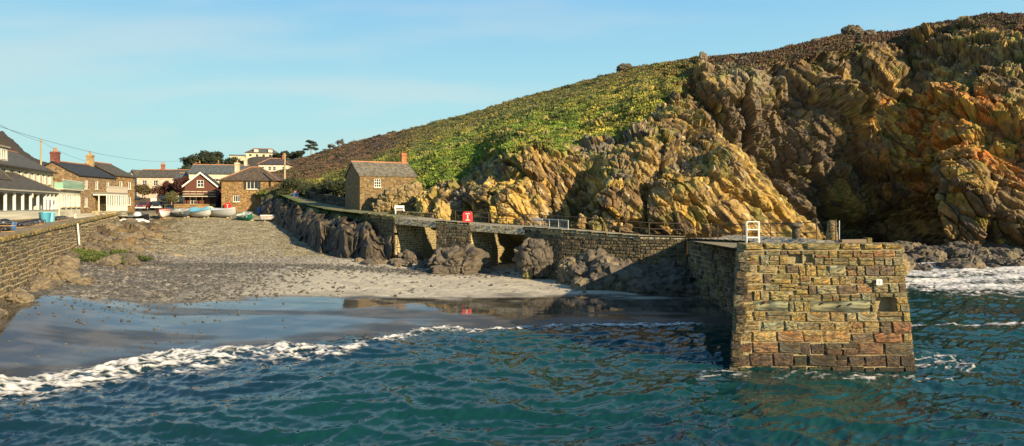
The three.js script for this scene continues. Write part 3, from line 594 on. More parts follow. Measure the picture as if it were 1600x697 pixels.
  // the body behind the end, its cobbled deck and its harbour-side face
  const FLb = Wd(9.62, 28.9, -1.6), FRb = Wd(17.05, 28.9, -1.6), BRb = Wd(20, 53, -1.6), BLb = Wd(13.15, 50.5, -1.6), MLb = Wd(13.85, 38.5, -1.6);
  const FLt = Wd(10.05, 28.9, 4.96), FRt = Wd(16.75, 28.9, 4.96), BRt = Wd(19.6, 53, 4.2), BLt = Wd(13.35, 50.5, 4.2), MLt = Wd(14.15, 38.5, 4.62);
  part(pier, 'body', hull([FLb, FRb, BRb, BLb, MLb], [FLt, FRt, BRt, BLt, MLt]), mortarMat);
  const NU = 60, NV = 120, P = [], C = [];
  for (let j = 0; j < NV; j++) for (let i = 0; i < NU; i++) {
    const a = i / (NU - 1), b = j / (NV - 1), bm = 0.4286, le = b < bm ? FLt.clone().lerp(MLt, b / bm) : MLt.clone().lerp(BLt, (b - bm) / (1 - bm)), p = le.lerp(FRt.clone().lerp(BRt, b), a); p.z -= 0.55 * (1 - b);
    const k = facet(p.x / 0.45, 1, p.z / 0.45); p.y += 0.14 + 0.05 * k + 0.10 * fbm(p.x * 0.8, 2, p.z * 0.8, 3) + 0.18 * sst(0.25, 0, Math.abs(a - 0.62) - 0.1 * N3(b * 9, 1, 1)) * sst(0, 0.1, b);
    P.push(p.x, p.y, p.z); const s = 0.7 + 0.6 * FC.id; C.push(0.30 * s, 0.26 * s, 0.18 * s);
  }
  part(pier, 'deck', geom(P, gridIndex(NU, NV), { color: new Float32Array(C) }), new THREE.MeshStandardMaterial({ vertexColors: true, roughness: 0.9, flatShading: true }));
  const Ui = MLb.clone().sub(BLb); Ui.y = 0; const len = Ui.length(); Ui.normalize();
  const Wi = MLt.clone().sub(MLb); Wi.addScaledVector(Ui, -Wi.dot(Ui)).normalize();
  stonesMerged(pier, [[coursed(len, 6.3, () => [0.26, 0.42], () => [0.35, 0.8], (u, vv, w, h) => vv + h < lerp(5.85, 6.25, u / len), () => [...RUBBLE, ...RUBBLE, GOLD[4], GOLD[2]]), BLb, Ui, Wi, 0.04, 0.2], (() => { const U2 = FLb.clone().sub(MLb); U2.y = 0; const l2 = U2.length() + 0.95; U2.normalize(); const W2 = FLt.clone().sub(FLb); W2.addScaledVector(U2, -W2.dot(U2)).normalize(); return [coursed(l2, 6.5, () => [0.3, 0.5], () => [0.4, 0.9], (u, vv, w, h) => vv + h < lerp(6.2, 6.6, u / l2), () => RUBBLE), MLb, U2, W2, 0.04, 0.2]; })()], 'side_masonry');
  // edge course along the harbour side
  for (let k = 0; k < 10; k++) { const a = (k + 0.5) / 10, p = MLt.clone().lerp(BLt, a), m = part(pier, 'coping', BLOCKS[k % 10], pick([RUBBLE[2], GOLD[2], RUBBLE[0]])); m.position.set(p.x + 0.25, p.y + 0.07, p.z); m.rotation.y = Math.atan2(Ui.z, -Ui.x) ; m.scale.set(1.15, 0.2, 0.7); }
  // the white plate with the berth number
  const cv = document.createElement('canvas'); cv.width = cv.height = 64; const cx = cv.getContext('2d'); cx.fillStyle = '#e8e4d6'; cx.fillRect(0, 0, 64, 64); cx.fillStyle = '#222'; cx.font = 'bold 52px sans-serif'; cx.textAlign = 'center'; cx.textBaseline = 'middle'; cx.fillText('5', 32, 34);
  const tx = new THREE.CanvasTexture(cv); tx.colorSpace = THREE.SRGBColorSpace;
  const plate = part(pier, 'number_plate', new THREE.BoxGeometry(0.24, 0.24, 0.03), new THREE.MeshStandardMaterial({ map: tx, roughness: 0.6 }));
  plate.position.copy(O).addScaledVector(U, 6.15).addScaledVector(W, 4.92).addScaledVector(Nn, 0.17);
  for (const [u, w] of [[1.3, 4.05], [3.75, 4.02], [4.5, 3.92], [4.95, 4.0]]) { const m = part(pier, 'iron_bolt', new THREE.CylinderGeometry(0.035, 0.04, 0.12, 8), new THREE.MeshStandardMaterial({ color: col(0.22, 0.08, 0.04), roughness: 0.9 })); m.rotation.x = Math.PI / 2; m.position.copy(O).addScaledVector(U, u).addScaledVector(W, w).addScaledVector(Nn, 0.1); }
  add(pier, 'stone_pier', 'battered stone pier end of squared golden blocks standing in the water', 'pier');
}
const galv = new THREE.MeshStandardMaterial({ color: col(0.55, 0.56, 0.54), roughness: 0.45, metalness: 0.6 });
const whitePaint = new THREE.MeshStandardMaterial({ color: col(0.74, 0.72, 0.64), roughness: 0.5 });
const rustIron = new THREE.MeshStandardMaterial({ color: col(0.10, 0.07, 0.05), roughness: 0.8, metalness: 0.3 });
{ // ladder stiles that rise above the pier corner
  const g = new THREE.Group(); g.position.set(10.3, 5.15, -29.25);
  for (const [x, z] of [[0, 0], [0.55, 0], [0.12, -0.45], [0.67, -0.45]]) part(g, 'stile', bar(V(x, -0.02, z), V(x, 1.0, z), 0.025), whitePaint);
  for (const y of [0.3, 0.65, 1.0]) { part(g, 'rung', bar(V(0, y, 0), V(0.55, y, 0), 0.022), whitePaint); part(g, 'rung', bar(V(0.12, y, -0.45), V(0.67, y, -0.45), 0.022), whitePaint); }
  for (const x of [0, 0.55]) part(g, 'hand_rail', bar(V(x, 1.0, 0), V(x + 0.12, 1.0, -0.45), 0.022), whitePaint);
  add(g, 'ladder_frame', 'white tubular ladder frame on the near corner of the stone pier', 'ladder');
}
{ // bollards and the mast of a lamp
  const lathe = (pts, seg = 18) => new THREE.LatheGeometry(pts.map(p => new THREE.Vector2(...p)), seg);
  const b1 = new THREE.Group(); b1.position.set(16.6, 5.05, -34.6);
  part(b1, 'post', lathe([[0, 0], [0.30, 0], [0.27, 0.35], [0.22, 0.7], [0.24, 0.9], [0.2, 1.02], [0, 1.05]]), GOLD[4]);
  add(b1, 'bollard', 'tall tapered stone bollard near the right edge of the pier deck', 'bollard');
  const b2 = new THREE.Group(); b2.position.set(15.0, 5.1, -35.2);
  part(b2, 'post', lathe([[0, 0], [0.2, 0], [0.19, 0.6], [0, 0.6]]), RUBBLE[1]); part(b2, 'cap', lathe([[0, 0.6], [0.3, 0.6], [0.34, 0.7], [0.3, 0.82], [0, 0.85]]), RUBBLE[2]);
  add(b2, 'bollard', 'short mushroom-headed bollard between the white ladder and the thin mast', 'bollard');
  const m = new THREE.Group(); m.position.set(15.35, 5.05, -31.6);
  part(m, 'upright', bar(V(0, 0, 0), V(0, 1.15, 0), 0.03), rustIron); part(m, 'upright', bar(V(0.16, 0, 0), V(0.16, 1.1, 0), 0.022), galv); part(m, 'tie', bar(V(0, 0.75, 0), V(0.16, 0.75, 0), 0.02), rustIron); part(m, 'base', bxg(0.4, 0.14, 0.3, 0.08, 0.05, 0), concrete);
  add(m, 'iron_post', 'thin paired iron posts standing on the pier deck beside the tall bollard', 'post');
  const t = new THREE.Group(); t.position.set(16.1, 5.2, -31.3); t.rotation.y = 0.25;
  part(t, 'beam', bxg(1.6, 0.16, 0.22), new THREE.MeshStandardMaterial({ color: col(0.16, 0.12, 0.08), roughness: 0.9 })); part(t, 'block', bxg(0.25, 0.22, 0.3, 0.7, 0.03, 0.0), GOLD[0]);
  add(t, 'timber_baulk', 'weathered timber baulk lying on the pier deck by the iron posts', 'timber');
}

// ---------------------------------------------------------------- the walkway from the pier to the shore
const WAY = [[13.2, 50.3, 4.38], [9.8, 51, 4.42], [4.2, 54.5, 4.78], [1.1, 57.5, 4.92], [-3.8, 61, 5.12], [-7.2, 63, 5.32], [-11.7, 66.5, 5.62], [-16, 72, 5.95], [-22, 81, 6.3], [-29, 93, 7.1], [-36.2, 105, 8.5], [-42, 118, 9.6]];
const way = new THREE.Group();
const wayBack = WAY.map((p, i) => { const a = WAY[Math.max(0, i - 1)], b = WAY[Math.min(WAY.length - 1, i + 1)], dx = b[0] - a[0], dd = b[1] - a[1], l = Math.hypot(dx, dd); const w = i > 6 ? 4.2 : 3.4; return [p[0] + dd / l * w, p[1] - dx / l * w, p[2]]; });
{
  const faces = [], open = new Set([3, 5]);
  for (let i = 0; i < 9; i++) {
    const a = WAY[i], b = WAY[i + 1], A = wayBack[i], B = wayBack[i + 1], span = open.has(i);
    const th = span ? 0.62 : 0.16, ring = y => [Wd(b[0], b[1], b[2] + y), Wd(a[0], a[1], a[2] + y), Wd(A[0], A[1], A[2] + y), Wd(B[0], B[1], B[2] + y)];
    if (i < 7) { const m = part(way, span ? 'bridge_slab' : 'deck', hull(ring(-th), ring(0)), concrete); if (span) m.scale.set(1, 1, 1); }
    if (span || i >= 7) continue;
    const lo = i < 3 ? 0.2 : 0.9, inn = (y, k) => [[b, B], [a, A]].flatMap(([p, q]) => [V(p[0] + (q[0] - p[0]) * 0.03, y ?? p[2] - 0.17, -(p[1] + (q[1] - p[1]) * 0.03))]).concat([[A], [B]].map(([q]) => V(q[0], y ?? q[2] - 0.17, -q[1])));
    part(way, 'wall_core', hull(inn(lo - 1), inn()), i === 4 || i === 6 ? paleMortar : mortarMat);
    if (i === 4 || i === 6 || i === 2) { const ext = (p, q, k) => [p[0] + (q[0] - p[0]) * k, p[1] + (q[1] - p[1]) * k], rg = y => [ext(b, B, 1.01), ext(a, A, 1.01), ext(a, A, 2.9), ext(b, B, 2.9)].map(e => V(e[0], y, -e[1])); part(way, 'added_shade_wall', hull(rg(lo - 1), rg(a[2] - 1.1)), mortarMat); }  // walls added behind the deck to keep the sun out of the openings
    const O = Wd(b[0], b[1], lo - 0.8), U = Wd(a[0], a[1], 0).sub(Wd(b[0], b[1], 0)), len = U.length(); U.normalize();
    const H = a[2] - 0.15 - lo + 0.8, H2 = b[2] - 0.15 - lo + 0.8;
    faces.push([chunked(len, 2, Math.max(H, H2), () => [0.2, 0.34], () => [0.25, 0.6], (u, v, w, h) => v + h < lerp(H2, H, u / len) + 0.05, () => RUBBLE), O, U, V(0, 1, 0), 0.05, 0.07]);
    if (i === 4 || i === 6) { // flank of an opening, its sunlight painted in with paler stones and mortar
      const O2 = Wd(a[0], a[1], lo - 0.8), U2 = Wd(A[0], A[1], 0).sub(Wd(a[0], a[1], 0)), l2 = U2.length(); U2.normalize();
      faces.push([coursed(l2 * 2.85, H - 0.62, () => [0.2, 0.32], () => [0.22, 0.5], null, () => [RUBBLE[2], GOLD[0], GOLD[2], GOLD[1]]), O2, U2, V(0, 1, 0), 0.06, 0.05]);
    }
  }
  stonesMerged(way, faces);
  // kerb stones along the edge, one by one
  for (let i = 0; i < 7; i++) {
    const a = WAY[i], b = WAY[i + 1], l = Math.hypot(b[0] - a[0], b[1] - a[1]), n = Math.round(l / 1.3);
    if (open.has(i)) continue;
    for (let k = 0; k < n; k++) { const t = (k + 0.5) / n, m = part(way, 'kerb_stone', BLOCKS[(i * 3 + k) % 10], pick([RUBBLE[2], GOLD[2], GOLD[0], RUBBLE[0]])); m.position.set(lerp(a[0], b[0], t), lerp(a[2], b[2], t) + 0.0, -lerp(a[1], b[1], t) - 0.12); m.rotation.set(0, Math.atan2(b[1] - a[1], b[0] - a[0]), 0); m.scale.set(l / n - 0.03, 0.2, 0.4); }
  }
  add(way, 'harbour_walkway', 'stone walkway with two concrete bridge slabs running from pier to shore', 'walkway');
}
function railing(name, label, pts, h, rails, mat, r, step, parts = {}) {
  const g = new THREE.Group(), o = pts[0]; g.position.copy(o);
  for (let i = 0; i < pts.length - 1; i++) {
    const a = pts[i].clone().sub(o), b = pts[i + 1].clone().sub(o), n = Math.max(1, Math.round(a.distanceTo(b) / step));
    for (let k = 0; k < n + (i === pts.length - 2 ? 1 : 0); k++) { const p = a.clone().lerp(b, k / n); part(g, 'post', bar(p, p.clone().add(V(0, h, 0)), r * 1.2), mat); }
    for (const y of rails) part(g, 'rail', bar(a.clone().add(V(0, y, 0)), b.clone().add(V(0, y, 0)), r), mat);
  }
  return add(g, name, label, 'railing');
}
railing('railing', 'dark iron post-and-rail railing along the rock side of the walkway', [0, 1, 2, 3, 4, 5].map(i => Wd(wayBack[i][0] * 0.85 + WAY[i][0] * 0.15, wayBack[i][1] * 0.85 + WAY[i][1] * 0.15, wayBack[i][2])), 1.05, [0.55, 1.03], rustIron, 0.03, 2.4);
railing('railing', 'thin dark railing along the far edge of the pier deck behind the bollards', [Wd(14.6, 49, 4.4), Wd(14.2, 46, 4.45), Wd(15.9, 41, 4.65), Wd(16.9, 37, 4.85)], 1.1, [0.5, 1.08], rustIron, 0.025, 2.6);
{ // pale galvanised barrier
  const g = new THREE.Group(), a = Wd(1.65, 57.3, 4.93), b = Wd(4.6, 54.6, 4.8); g.position.copy(a); const v = b.clone().sub(a);
  for (let k = 0; k < 5; k++) { const p = v.clone().multiplyScalar(k / 4); part(g, 'post', bar(p, p.clone().add(V(0, 0.85, 0)), 0.035), galv); }
  for (const y of [0.82, 0.18]) part(g, 'rail', bar(V(0, y, 0), v.clone().add(V(0, y, 0)), 0.03), galv);
  for (let k = 1; k < 24; k++) { const p = v.clone().multiplyScalar(k / 24); part(g, 'mesh_bar', bar(p.clone().add(V(0, 0.18, 0)), p.clone().add(V(0, 0.82, 0)), 0.008, 4), galv); }
  const pn = part(g, 'panel', bxg(0.9, 0.12, 0.03), whitePaint); pn.position.copy(v).multiplyScalar(0.2).add(V(0, 0.74, 0.05)); pn.rotation.y = Math.atan2(-v.z, v.x);
  add(g, 'barrier', 'pale galvanised barrier on the walkway edge beside the dark cave', 'barrier');
}
const redMat = new THREE.MeshStandardMaterial({ color: col(0.62, 0.02, 0.02), roughness: 0.4 });
function lifebuoy(p, turn, s, label) {
  const g = new THREE.Group(); g.position.copy(p); g.rotation.y = turn; g.scale.setScalar(s);
  part(g, 'post', bxg(0.09, 1.0, 0.09, 0, 0.5, -0.1), rustIron);
  const sh = new THREE.Shape(); const w = 0.46; sh.moveTo(-w, 0); sh.lineTo(w, 0); sh.lineTo(w, 0.72); sh.quadraticCurveTo(w, 0.95, 0.2, 0.97); sh.lineTo(-0.2, 0.97); sh.quadraticCurveTo(-w, 0.95, -w, 0.72);
  part(g, 'housing', new THREE.ExtrudeGeometry(sh, { depth: 0.14, bevelEnabled: true, bevelSize: 0.03, bevelThickness: 0.03, bevelSegments: 2 }).translate(0, 0.12, 0), redMat);
  part(g, 'ring', new THREE.TorusGeometry(0.24, 0.05, 8, 24).translate(0, 0.62, 0.19), redMat);
  part(g, 'ring_band', new THREE.BoxGeometry(0.1, 0.6, 0.035).translate(0, 0.6, 0.195), whitePaint);
  for (const y of [0.3, 0.9]) part(g, 'label_panel', bxg(0.4, 0.08, 0.02, 0, y, 0.185), whitePaint);
  add(g, 'lifebuoy_housing', label, 'lifebuoy');
}
lifebuoy(Wd(-4.15, 62, 5.2), 0.2, 0.95, 'red lifebuoy housing standing on the walkway between the two bridge slabs');
{ // low kerb wall and white bench beside the path
  const g = new THREE.Group(); g.position.set(-12.1, 5.95, -71.8); g.rotation.y = 0.3; g.scale.setScalar(0.82);
  part(g, 'seat', bxg(1.25, 0.09, 0.42, 0, 0.48, 0), whitePaint); part(g, 'backrest', bxg(1.25, 0.34, 0.07, 0, 0.88, -0.22), whitePaint);
  for (const x of [-0.55, 0.55]) { part(g, 'leg', bxg(0.13, 0.48, 0.42, x, 0.22, 0), whitePaint); part(g, 'back_post', bxg(0.1, 0.6, 0.08, x, 0.76, -0.24), whitePaint); }
  add(g, 'bench', 'white bench beside the path under the golden rock', 'bench');
  const w = new THREE.Group(), a = Wd(-13.6, 72.5, 5.55), b = Wd(-8.2, 68.8, 5.3), U = b.clone().sub(a), len = U.length(); U.normalize();
  stonesAsParts(w, coursed(len, 0.75, () => [0.22, 0.3], () => [0.4, 0.8], null, () => [...GOLD, ...RUBBLE], 0.5), a, U, V(0, 1, 0), 0.03, 0.05);
  add(w, 'low_wall', 'low dry-stone wall in front of the white bench', 'wall');
}
// ---------------------------------------------------------------- sea wall and promenade on the left
const swTop = s => 5.03 + s / 71.5 * 0.74, swAt = (s, y) => V(SW0[0] - 30.9 / 71.52 * s, y, -(SW0[1] + 64.5 / 71.52 * s));
{
  const wall = new THREE.Group(), U = swAt(1, 0).sub(swAt(0, 0)), Nn = V().crossVectors(U, V(0, 1, 0)), s0 = -16, s1 = 72;
  const back = -0.9, ring = (y, o) => [swAt(s1, 0), swAt(s0, 0)].map(p => p.addScaledVector(Nn, o - 0.12)).concat([swAt(s0, 0), swAt(s1, 0)].map(p => p.addScaledVector(Nn, back)));
  const lo = ring(0, 0.5).reverse(), hi = ring(0, 0).reverse(); lo.forEach(p => p.y = 0.2); [s1, s0, s0, s1].forEach((s, i) => hi[i].y = swTop(s) - 0.2);
  part(wall, 'core', hull(lo, hi), paleMortar);
  const O = swAt(s0, 0.2).addScaledVector(Nn, 0.4), Wv = V(0, 5, 0).addScaledVector(Nn, -0.48).normalize(), L = s1 - s0;
  const tones = [DARKROCK[1], DARKROCK[3], RUBBLE[0], RUBBLE[1], RUBBLE[3], RUBBLE[4], RUBBLE[2], GOLD[4]];
  const list = chunked(L, 2.2, 5.6, () => [0.2, 0.42], () => [0.2, 0.5], (u, v, w, h) => { const s = s0 + u, y = 0.2 + v; return y + h < swTop(s) - 0.22 && y > groundY(swAt(s, 0).x, -swAt(s, 0).z) - 0.3; }, () => tones, 0.35);
  const key = s => { const p = swAt(s0 + s.u, 0); return (p.x / -p.z > -0.8 ? 0 : 50) + -p.z / Math.sqrt(s.w * s.h); };
  list.sort((a, b) => key(a) - key(b));
  stonesAsParts(wall, list.slice(0, 290), O, U, Wv, 0.085, 0.05);
  stonesMerged(wall, [[list.slice(290), O, U, Wv, 0.085, 0.05]]);
  const cop = [[0.50, 0.36, 0.10], [0.46, 0.30, 0.08], [0.40, 0.30, 0.13]].map(c => stone(...c));
  for (let s = s0; s < s1; s += 1.25) { const m = part(wall, 'coping', BLOCKS[Math.floor(s + 40) % 10], pick(cop)); m.position.copy(swAt(s + 0.62, swTop(s + 0.62) - 0.1)).addScaledVector(Nn, -0.25); m.rotation.y = Math.atan2(-U.z, U.x); m.scale.set(1.22, 0.24, 0.75); }
  add(wall, 'sea_wall', 'long sea wall of dark rubble with pale joints and yellow-lichened coping', 'wall');
  const post = new THREE.Mesh(bar(swAt(27.5, 3.3).addScaledVector(Nn, 0.3), swAt(27.5, 5.2).addScaledVector(Nn, 0.16), 0.07, 10), whitePaint);
  add(post, 'marker_post', 'short pale post fixed upright to the face of the sea wall', 'post');
  const NU = 120, NV = 60, P = [], C = [];                // promenade surface
  for (let j = 0; j < NV; j++) for (let i = 0; i < NU; i++) { const s = lerp(-24, 92, i / (NU - 1)), q = lerp(0.35, 60, Math.pow(j / (NV - 1), 1.8)), p = swAt(s, 0).addScaledVector(Nn, -q), n1 = fbm(p.x * 0.4, p.z * 0.4, 3, 4), n2 = fbm(p.x * 2, p.z * 2, 5, 2); p.y = swTop(s) - 0.28 + q * 0.012 + n1 * 0.06; P.push(p.x, p.y, p.z); const c = mixc([0.27, 0.21, 0.12], [0.19, 0.165, 0.115], sst(-0.2, 0.3, n1)).map(v => v * (0.9 + n2 * 0.5)); C.push(...c); }
  const g = geom(P, gridIndex(NU, NV), { color: new Float32Array(C) }); g.computeVertexNormals();
  add(new THREE.Mesh(g, new THREE.MeshStandardMaterial({ vertexColors: true, roughness: 0.93, side: THREE.DoubleSide })), 'promenade', null, null, null, 'structure');
  const w2 = new THREE.Group(), a = Wd(-60.5, 100.3, 3.6), len = 3.6;   // return wall at its landward end
  part(w2, 'core', bxg(len, 2.3, 0.8, a.x + len / 2, a.y + 1.1, a.z - 0.5), mortarMat);
  stonesAsParts(w2, coursed(len, 2.25, () => [0.24, 0.36], () => [0.3, 0.7], null, () => [...RUBBLE, GOLD[2], GOLD[4]]), a, V(1, 0, 0), V(0, 1, 0), 0.05, 0.06);
  add(w2, 'return_wall', 'short square-ended stone wall closing the landward end of the promenade', 'wall');
}
// ---------------------------------------------------------------- village ground
const RT = [[112, 0], [125, 1.2], [165, 8.9], [320, 24.6], [420, 29]];
const villageY = (x, d) => { const t = x / d; return 5.55 + lerp((d - 112) * 0.07, table(RT, d), sst(-0.45, -0.385, t)) + sst(-0.63, -0.80, t) * 16 * sst(104, 150, d); };
{
  const NU = 330, NV = 190, P = [], C = [];
  for (let j = 0; j < NV; j++) for (let i = 0; i < NU; i++) {
    const d = 108 * Math.pow(420 / 108, j / (NV - 1)), t = lerp(-1.15, -0.28, i / (NU - 1)), x = t * d, n1 = fbm(x * 0.12, d * 0.12, 2, 4), n2 = fbm(x * 0.7, d * 0.7, 6, 3);
    P.push(x, villageY(x, d) + (n1 * 1.4 + n2 * 0.6) * sst(118, 150, d) * (1 + 1.2 * sst(-0.62, -0.7, t)) + n2 * 0.05 - 0.06 - 0.4 * sst(112, 108, d), -d);
    let c = mixc([0.06, 0.075, 0.02], [0.10, 0.06, 0.032], sst(-0.15, 0.25, n1 + 0.1)); c = mixc(c, [0.035, 0.03, 0.018], sst(0, 0.25, n2) * 0.8); c = mixc(c, [0.045, 0.032, 0.02], sst(-0.62, -0.72, t) * 0.8); c = mixc([0.20, 0.165, 0.11], c, sst(122, 130, d + n1 * 8)); C.push(...c);
  }
  const g = geom(P, gridIndex(NU, NV), { color: new Float32Array(C) }); g.computeVertexNormals();
  add(new THREE.Mesh(g, new THREE.MeshStandardMaterial({ vertexColors: true, roughness: 0.95, side: THREE.DoubleSide })), 'village_hill', null, null, null, 'structure');
}
// ---------------------------------------------------------------- house materials
const rub1 = rubbleMaps(512, 12, [[0.31, 0.225, 0.12], [0.23, 0.155, 0.085], [0.36, 0.27, 0.14], [0.16, 0.12, 0.075], [0.28, 0.185, 0.09]], [0.36, 0.30, 0.19], 1.7, 0.12);
const rubbleWall = (c, k = 0.28) => new THREE.MeshStandardMaterial({ color: col(...c), map: retex(rub1.map, k), bumpMap: retex(rub1.bump, k), bumpScale: 0.06, roughness: 0.92 });
const slateMaps = (() => {
  const f = (u, v) => { const r = Math.floor(v * 12), uu = u * 9 + (r % 2) * 0.5, i = Math.floor(uu) % 9, fv = v * 12 - r, fu = uu - Math.floor(uu); return [(h3(i, r, 5) & 255) / 255, fv, fu]; };
  return { map: dataTex(256, (u, v) => { const [k, fv, fu] = f(u, v), g = (0.75 + 0.35 * k + 0.35 * tn(u, v, 20, 4, 4)) * (fu < 0.05 ? 0.7 : 1), l = sst(0.12, 0.3, tn(u, v, 8, 7, 4)); return [g * (1 + l * 0.35), g * (1 + l * 0.22), g * (1 - l * 0.25)].map(q => clamp(q * 0.8)); }, true), bump: dataTex(256, (u, v) => { const [k, fv, fu] = f(u, v), h = (1 - fv) * 0.7 + k * 0.3 - (fu < 0.05 ? 0.4 : 0); return [h, h, h]; }, false) };
})();
const slate = (...c) => new THREE.MeshStandardMaterial({ color: col(...c), map: retex(slateMaps.map, 0.36), bumpMap: retex(slateMaps.bump, 0.36), bumpScale: 0.03, roughness: 0.75 });
const softTex = dataTex(256, (u, v) => { const g = 0.93 + tn(u, v, 14, 6, 5) * 0.3; return [g, g * 0.99, g * 0.97].map(q => clamp(q)); }, true);
const render1 = (...c) => new THREE.MeshStandardMaterial({ color: col(...c), map: retex(softTex, 0.17), bumpMap: retex(stoneBump, 0.4), bumpScale: 0.012, roughness: 0.9 });
const glassMat = new THREE.MeshStandardMaterial({ color: col(0.03, 0.035, 0.04), roughness: 0.08 });
const brickMat = render1(0.34, 0.12, 0.07), claypot = render1(0.45, 0.22, 0.12);
const white1 = render1(0.70, 0.66, 0.53), cream = render1(0.60, 0.55, 0.39);
function polyPrism(pts, th) {                            // a roof plane: polygon given anticlockwise seen from outside, thickened inwards
  const n = V().crossVectors(pts[1].clone().sub(pts[0]), pts[2].clone().sub(pts[0])).normalize(), U = pts[1].clone().sub(pts[0]).normalize(), W = V().crossVectors(n, U), P = [], I = [], uv = [], k = pts.length;
  const low = pts.map(p => p.clone().addScaledVector(n, -th));
  const face = (L, rev) => { const b = P.length / 3; for (const p of L) { P.push(p.x, p.y, p.z); const q = p.clone().sub(pts[0]); uv.push(q.dot(U), q.dot(W)); } for (let i = 1; i < L.length - 1; i++) rev ? I.push(b, b + i + 1, b + i) : I.push(b, b + i, b + i + 1); };
  face(pts, false); face(low, true); for (let i = 0; i < k; i++) { const j = (i + 1) % k; face([pts[i], low[i], low[j], pts[j]], false); }
  const g = geom(P, I, { uv }).toNonIndexed(); g.computeVertexNormals(); return g;
}
function frameHouse(A, B, y0) { const g = new THREE.Group(); g.position.set(A[0], y0, -A[1]); g.rotation.y = Math.atan2(B[1] - A[1], B[0] - A[0]); return { g, L: Math.hypot(B[0] - A[0], B[1] - A[1]) }; }
function windowAt(g, x, y, z, w, h, turn, o = {}) {       // centre of the opening on the outer face of the wall
  const f = [], t = 0.07 * (o.k || 1), nx = o.nx ?? 2, ny = o.ny ?? 2;
  for (const s of [-1, 1]) { f.push(bxg(t, h, 0.1, s * (w / 2 - t / 2), 0, 0)); f.push(bxg(w - 2 * t, t, 0.1, 0, s * (h / 2 - t / 2), 0)); }
  for (let i = 1; i < nx; i++) f.push(bxg(t * 0.7, h - 2 * t, 0.06, -w / 2 + w * i / nx, 0, 0)); for (let i = 1; i < ny; i++) f.push(bxg(w - 2 * t, t * 0.7, 0.055, 0, -h / 2 + h * i / ny, 0));
  const m = part(g, 'window', mergeGeometries(f), o.frame || whitePaint); m.position.set(x, y, z); m.rotation.y = turn; m.translateZ(-0.12);
  part(m, 'pane', bxg(w - 0.02, h - 0.02, 0.02, 0, 0, -0.035), glassMat);
  if (o.sill !== false) part(m, 'sill', bxg(w + 0.2, 0.1, 0.26, 0, -h / 2 - 0.055, 0.12), o.sillMat || cream);
  if (o.shutter) for (const s of [-1, 1]) part(m, 'shutter', bxg(w * 0.22, h, 0.06, s * (w * 0.62), 0, 0.17), o.shutter);
}
const BASE = { front: 0, right: 1, back: 2, left: 3 };
function wallsOf(g, L, D, H, peak, along, mat, wins, z0 = 0, th = 0.35) {   // four slabs with real openings; peak > 0 adds gables
  const by = { front: [], right: [], back: [], left: [] }; for (const w of wins) by[w.f || 'front'].push(w);
  const out = [];
  const slab = (len, gable, ws) => {
    const sh = new THREE.Shape(); sh.moveTo(0, -0.8); sh.lineTo(len, -0.8); sh.lineTo(len, H); if (gable) sh.lineTo(len / 2, H + peak); sh.lineTo(0, H); sh.closePath();
    for (const w of ws) { const a = w.x - w.w / 2, b = w.x + w.w / 2, c = w.y - w.h / 2, d = w.y + w.h / 2; sh.holes.push(new THREE.Path([[a, c], [a, d], [b, d], [b, c]].map(p => new THREE.Vector2(...p)))); }
    return new THREE.ExtrudeGeometry(sh, { depth: th, bevelEnabled: false });
  };
  out.push(slab(L, !along && peak, by.front).translate(0, 0, z0 - th));
  out.push(slab(L, !along && peak, by.back).rotateY(Math.PI).translate(L, 0, z0 - D + th));
  out.push(slab(D - 2 * th, along && peak, by.right).rotateY(Math.PI / 2).translate(L - th, 0, z0 - th));
  out.push(slab(D - 2 * th, along && peak, by.left).rotateY(-Math.PI / 2).translate(th, 0, z0 - D + th));
  part(g, 'wall', mergeGeometries(out.map(q => q.index ? q.toNonIndexed() : q)), mat);
  for (const [f, ws] of Object.entries(by)) for (const w of ws) {
    const p = f === 'front' ? [w.x, w.y, z0, 0] : f === 'right' ? [L, w.y, z0 - th - w.x, Math.PI / 2] : f === 'back' ? [L - w.x, w.y, z0 - D, Math.PI] : [0, w.y, z0 - D + th + w.x, -Math.PI / 2];
    if (w.door) { const m = part(g, 'door', bxg(w.w, w.h, 0.08), w.door); m.position.set(p[0], p[1], p[2]); m.rotation.y = p[3]; m.translateZ(-0.15); part(m, 'handle', new THREE.SphereGeometry(0.04, 8, 6).translate(w.w * 0.35, 0, 0.07), galv); }
    else windowAt(g, p[0], p[1], p[2], w.w, w.h, p[3], w);
  }
}
function gableRoof(g, L, D, H, peak, along, mat, z0 = 0, ov = 0.3, th = 0.14, trim) {
  const T = 0.1, P = along ? (x, z) => V(x, 0, z) : (x, z) => V(z, 0, x);
  if (along) {
    const s = peak / (D / 2), e = H - ov * s + T, zf = z0 + ov, zb = z0 - D - ov, zr = z0 - D / 2, r = H + peak + T, a = -ov, b = L + ov;
    part(g, 'roof', mergeGeometries([polyPrism([V(a, e, zf), V(b, e, zf), V(b, r, zr), V(a, r, zr)], th), polyPrism([V(b, e, zb), V(a, e, zb), V(a, r, zr), V(b, r, zr)], th)]), mat);
    part(g, 'ridge_tiles', bar(V(a, r + 0.02, zr), V(b, r + 0.02, zr), 0.11), claypot);
  } else {
    const s = peak / (L / 2), e = H - ov * s + T, r = H + peak + T, a = z0 + ov, b = z0 - D - ov, xm = L / 2;
    part(g, 'roof', mergeGeometries([polyPrism([V(-ov, e, b), V(-ov, e, a), V(xm, r, a), V(xm, r, b)], th), polyPrism([V(L + ov, e, a), V(L + ov, e, b), V(xm, r, b), V(xm, r, a)], th)]), mat);
    if (trim) for (const sg of [-1, 1]) part(g, 'bargeboard', polyPrism(sg < 0 ? [V(-ov, e - 0.32, a + 0.03), V(xm, r - 0.32, a + 0.03), V(xm, r, a + 0.03), V(-ov, e, a + 0.03)] : [V(xm, r - 0.32, a + 0.03), V(L + ov, e - 0.32, a + 0.03), V(L + ov, e, a + 0.03), V(xm, r, a + 0.03)], 0.06), trim);
  }
}
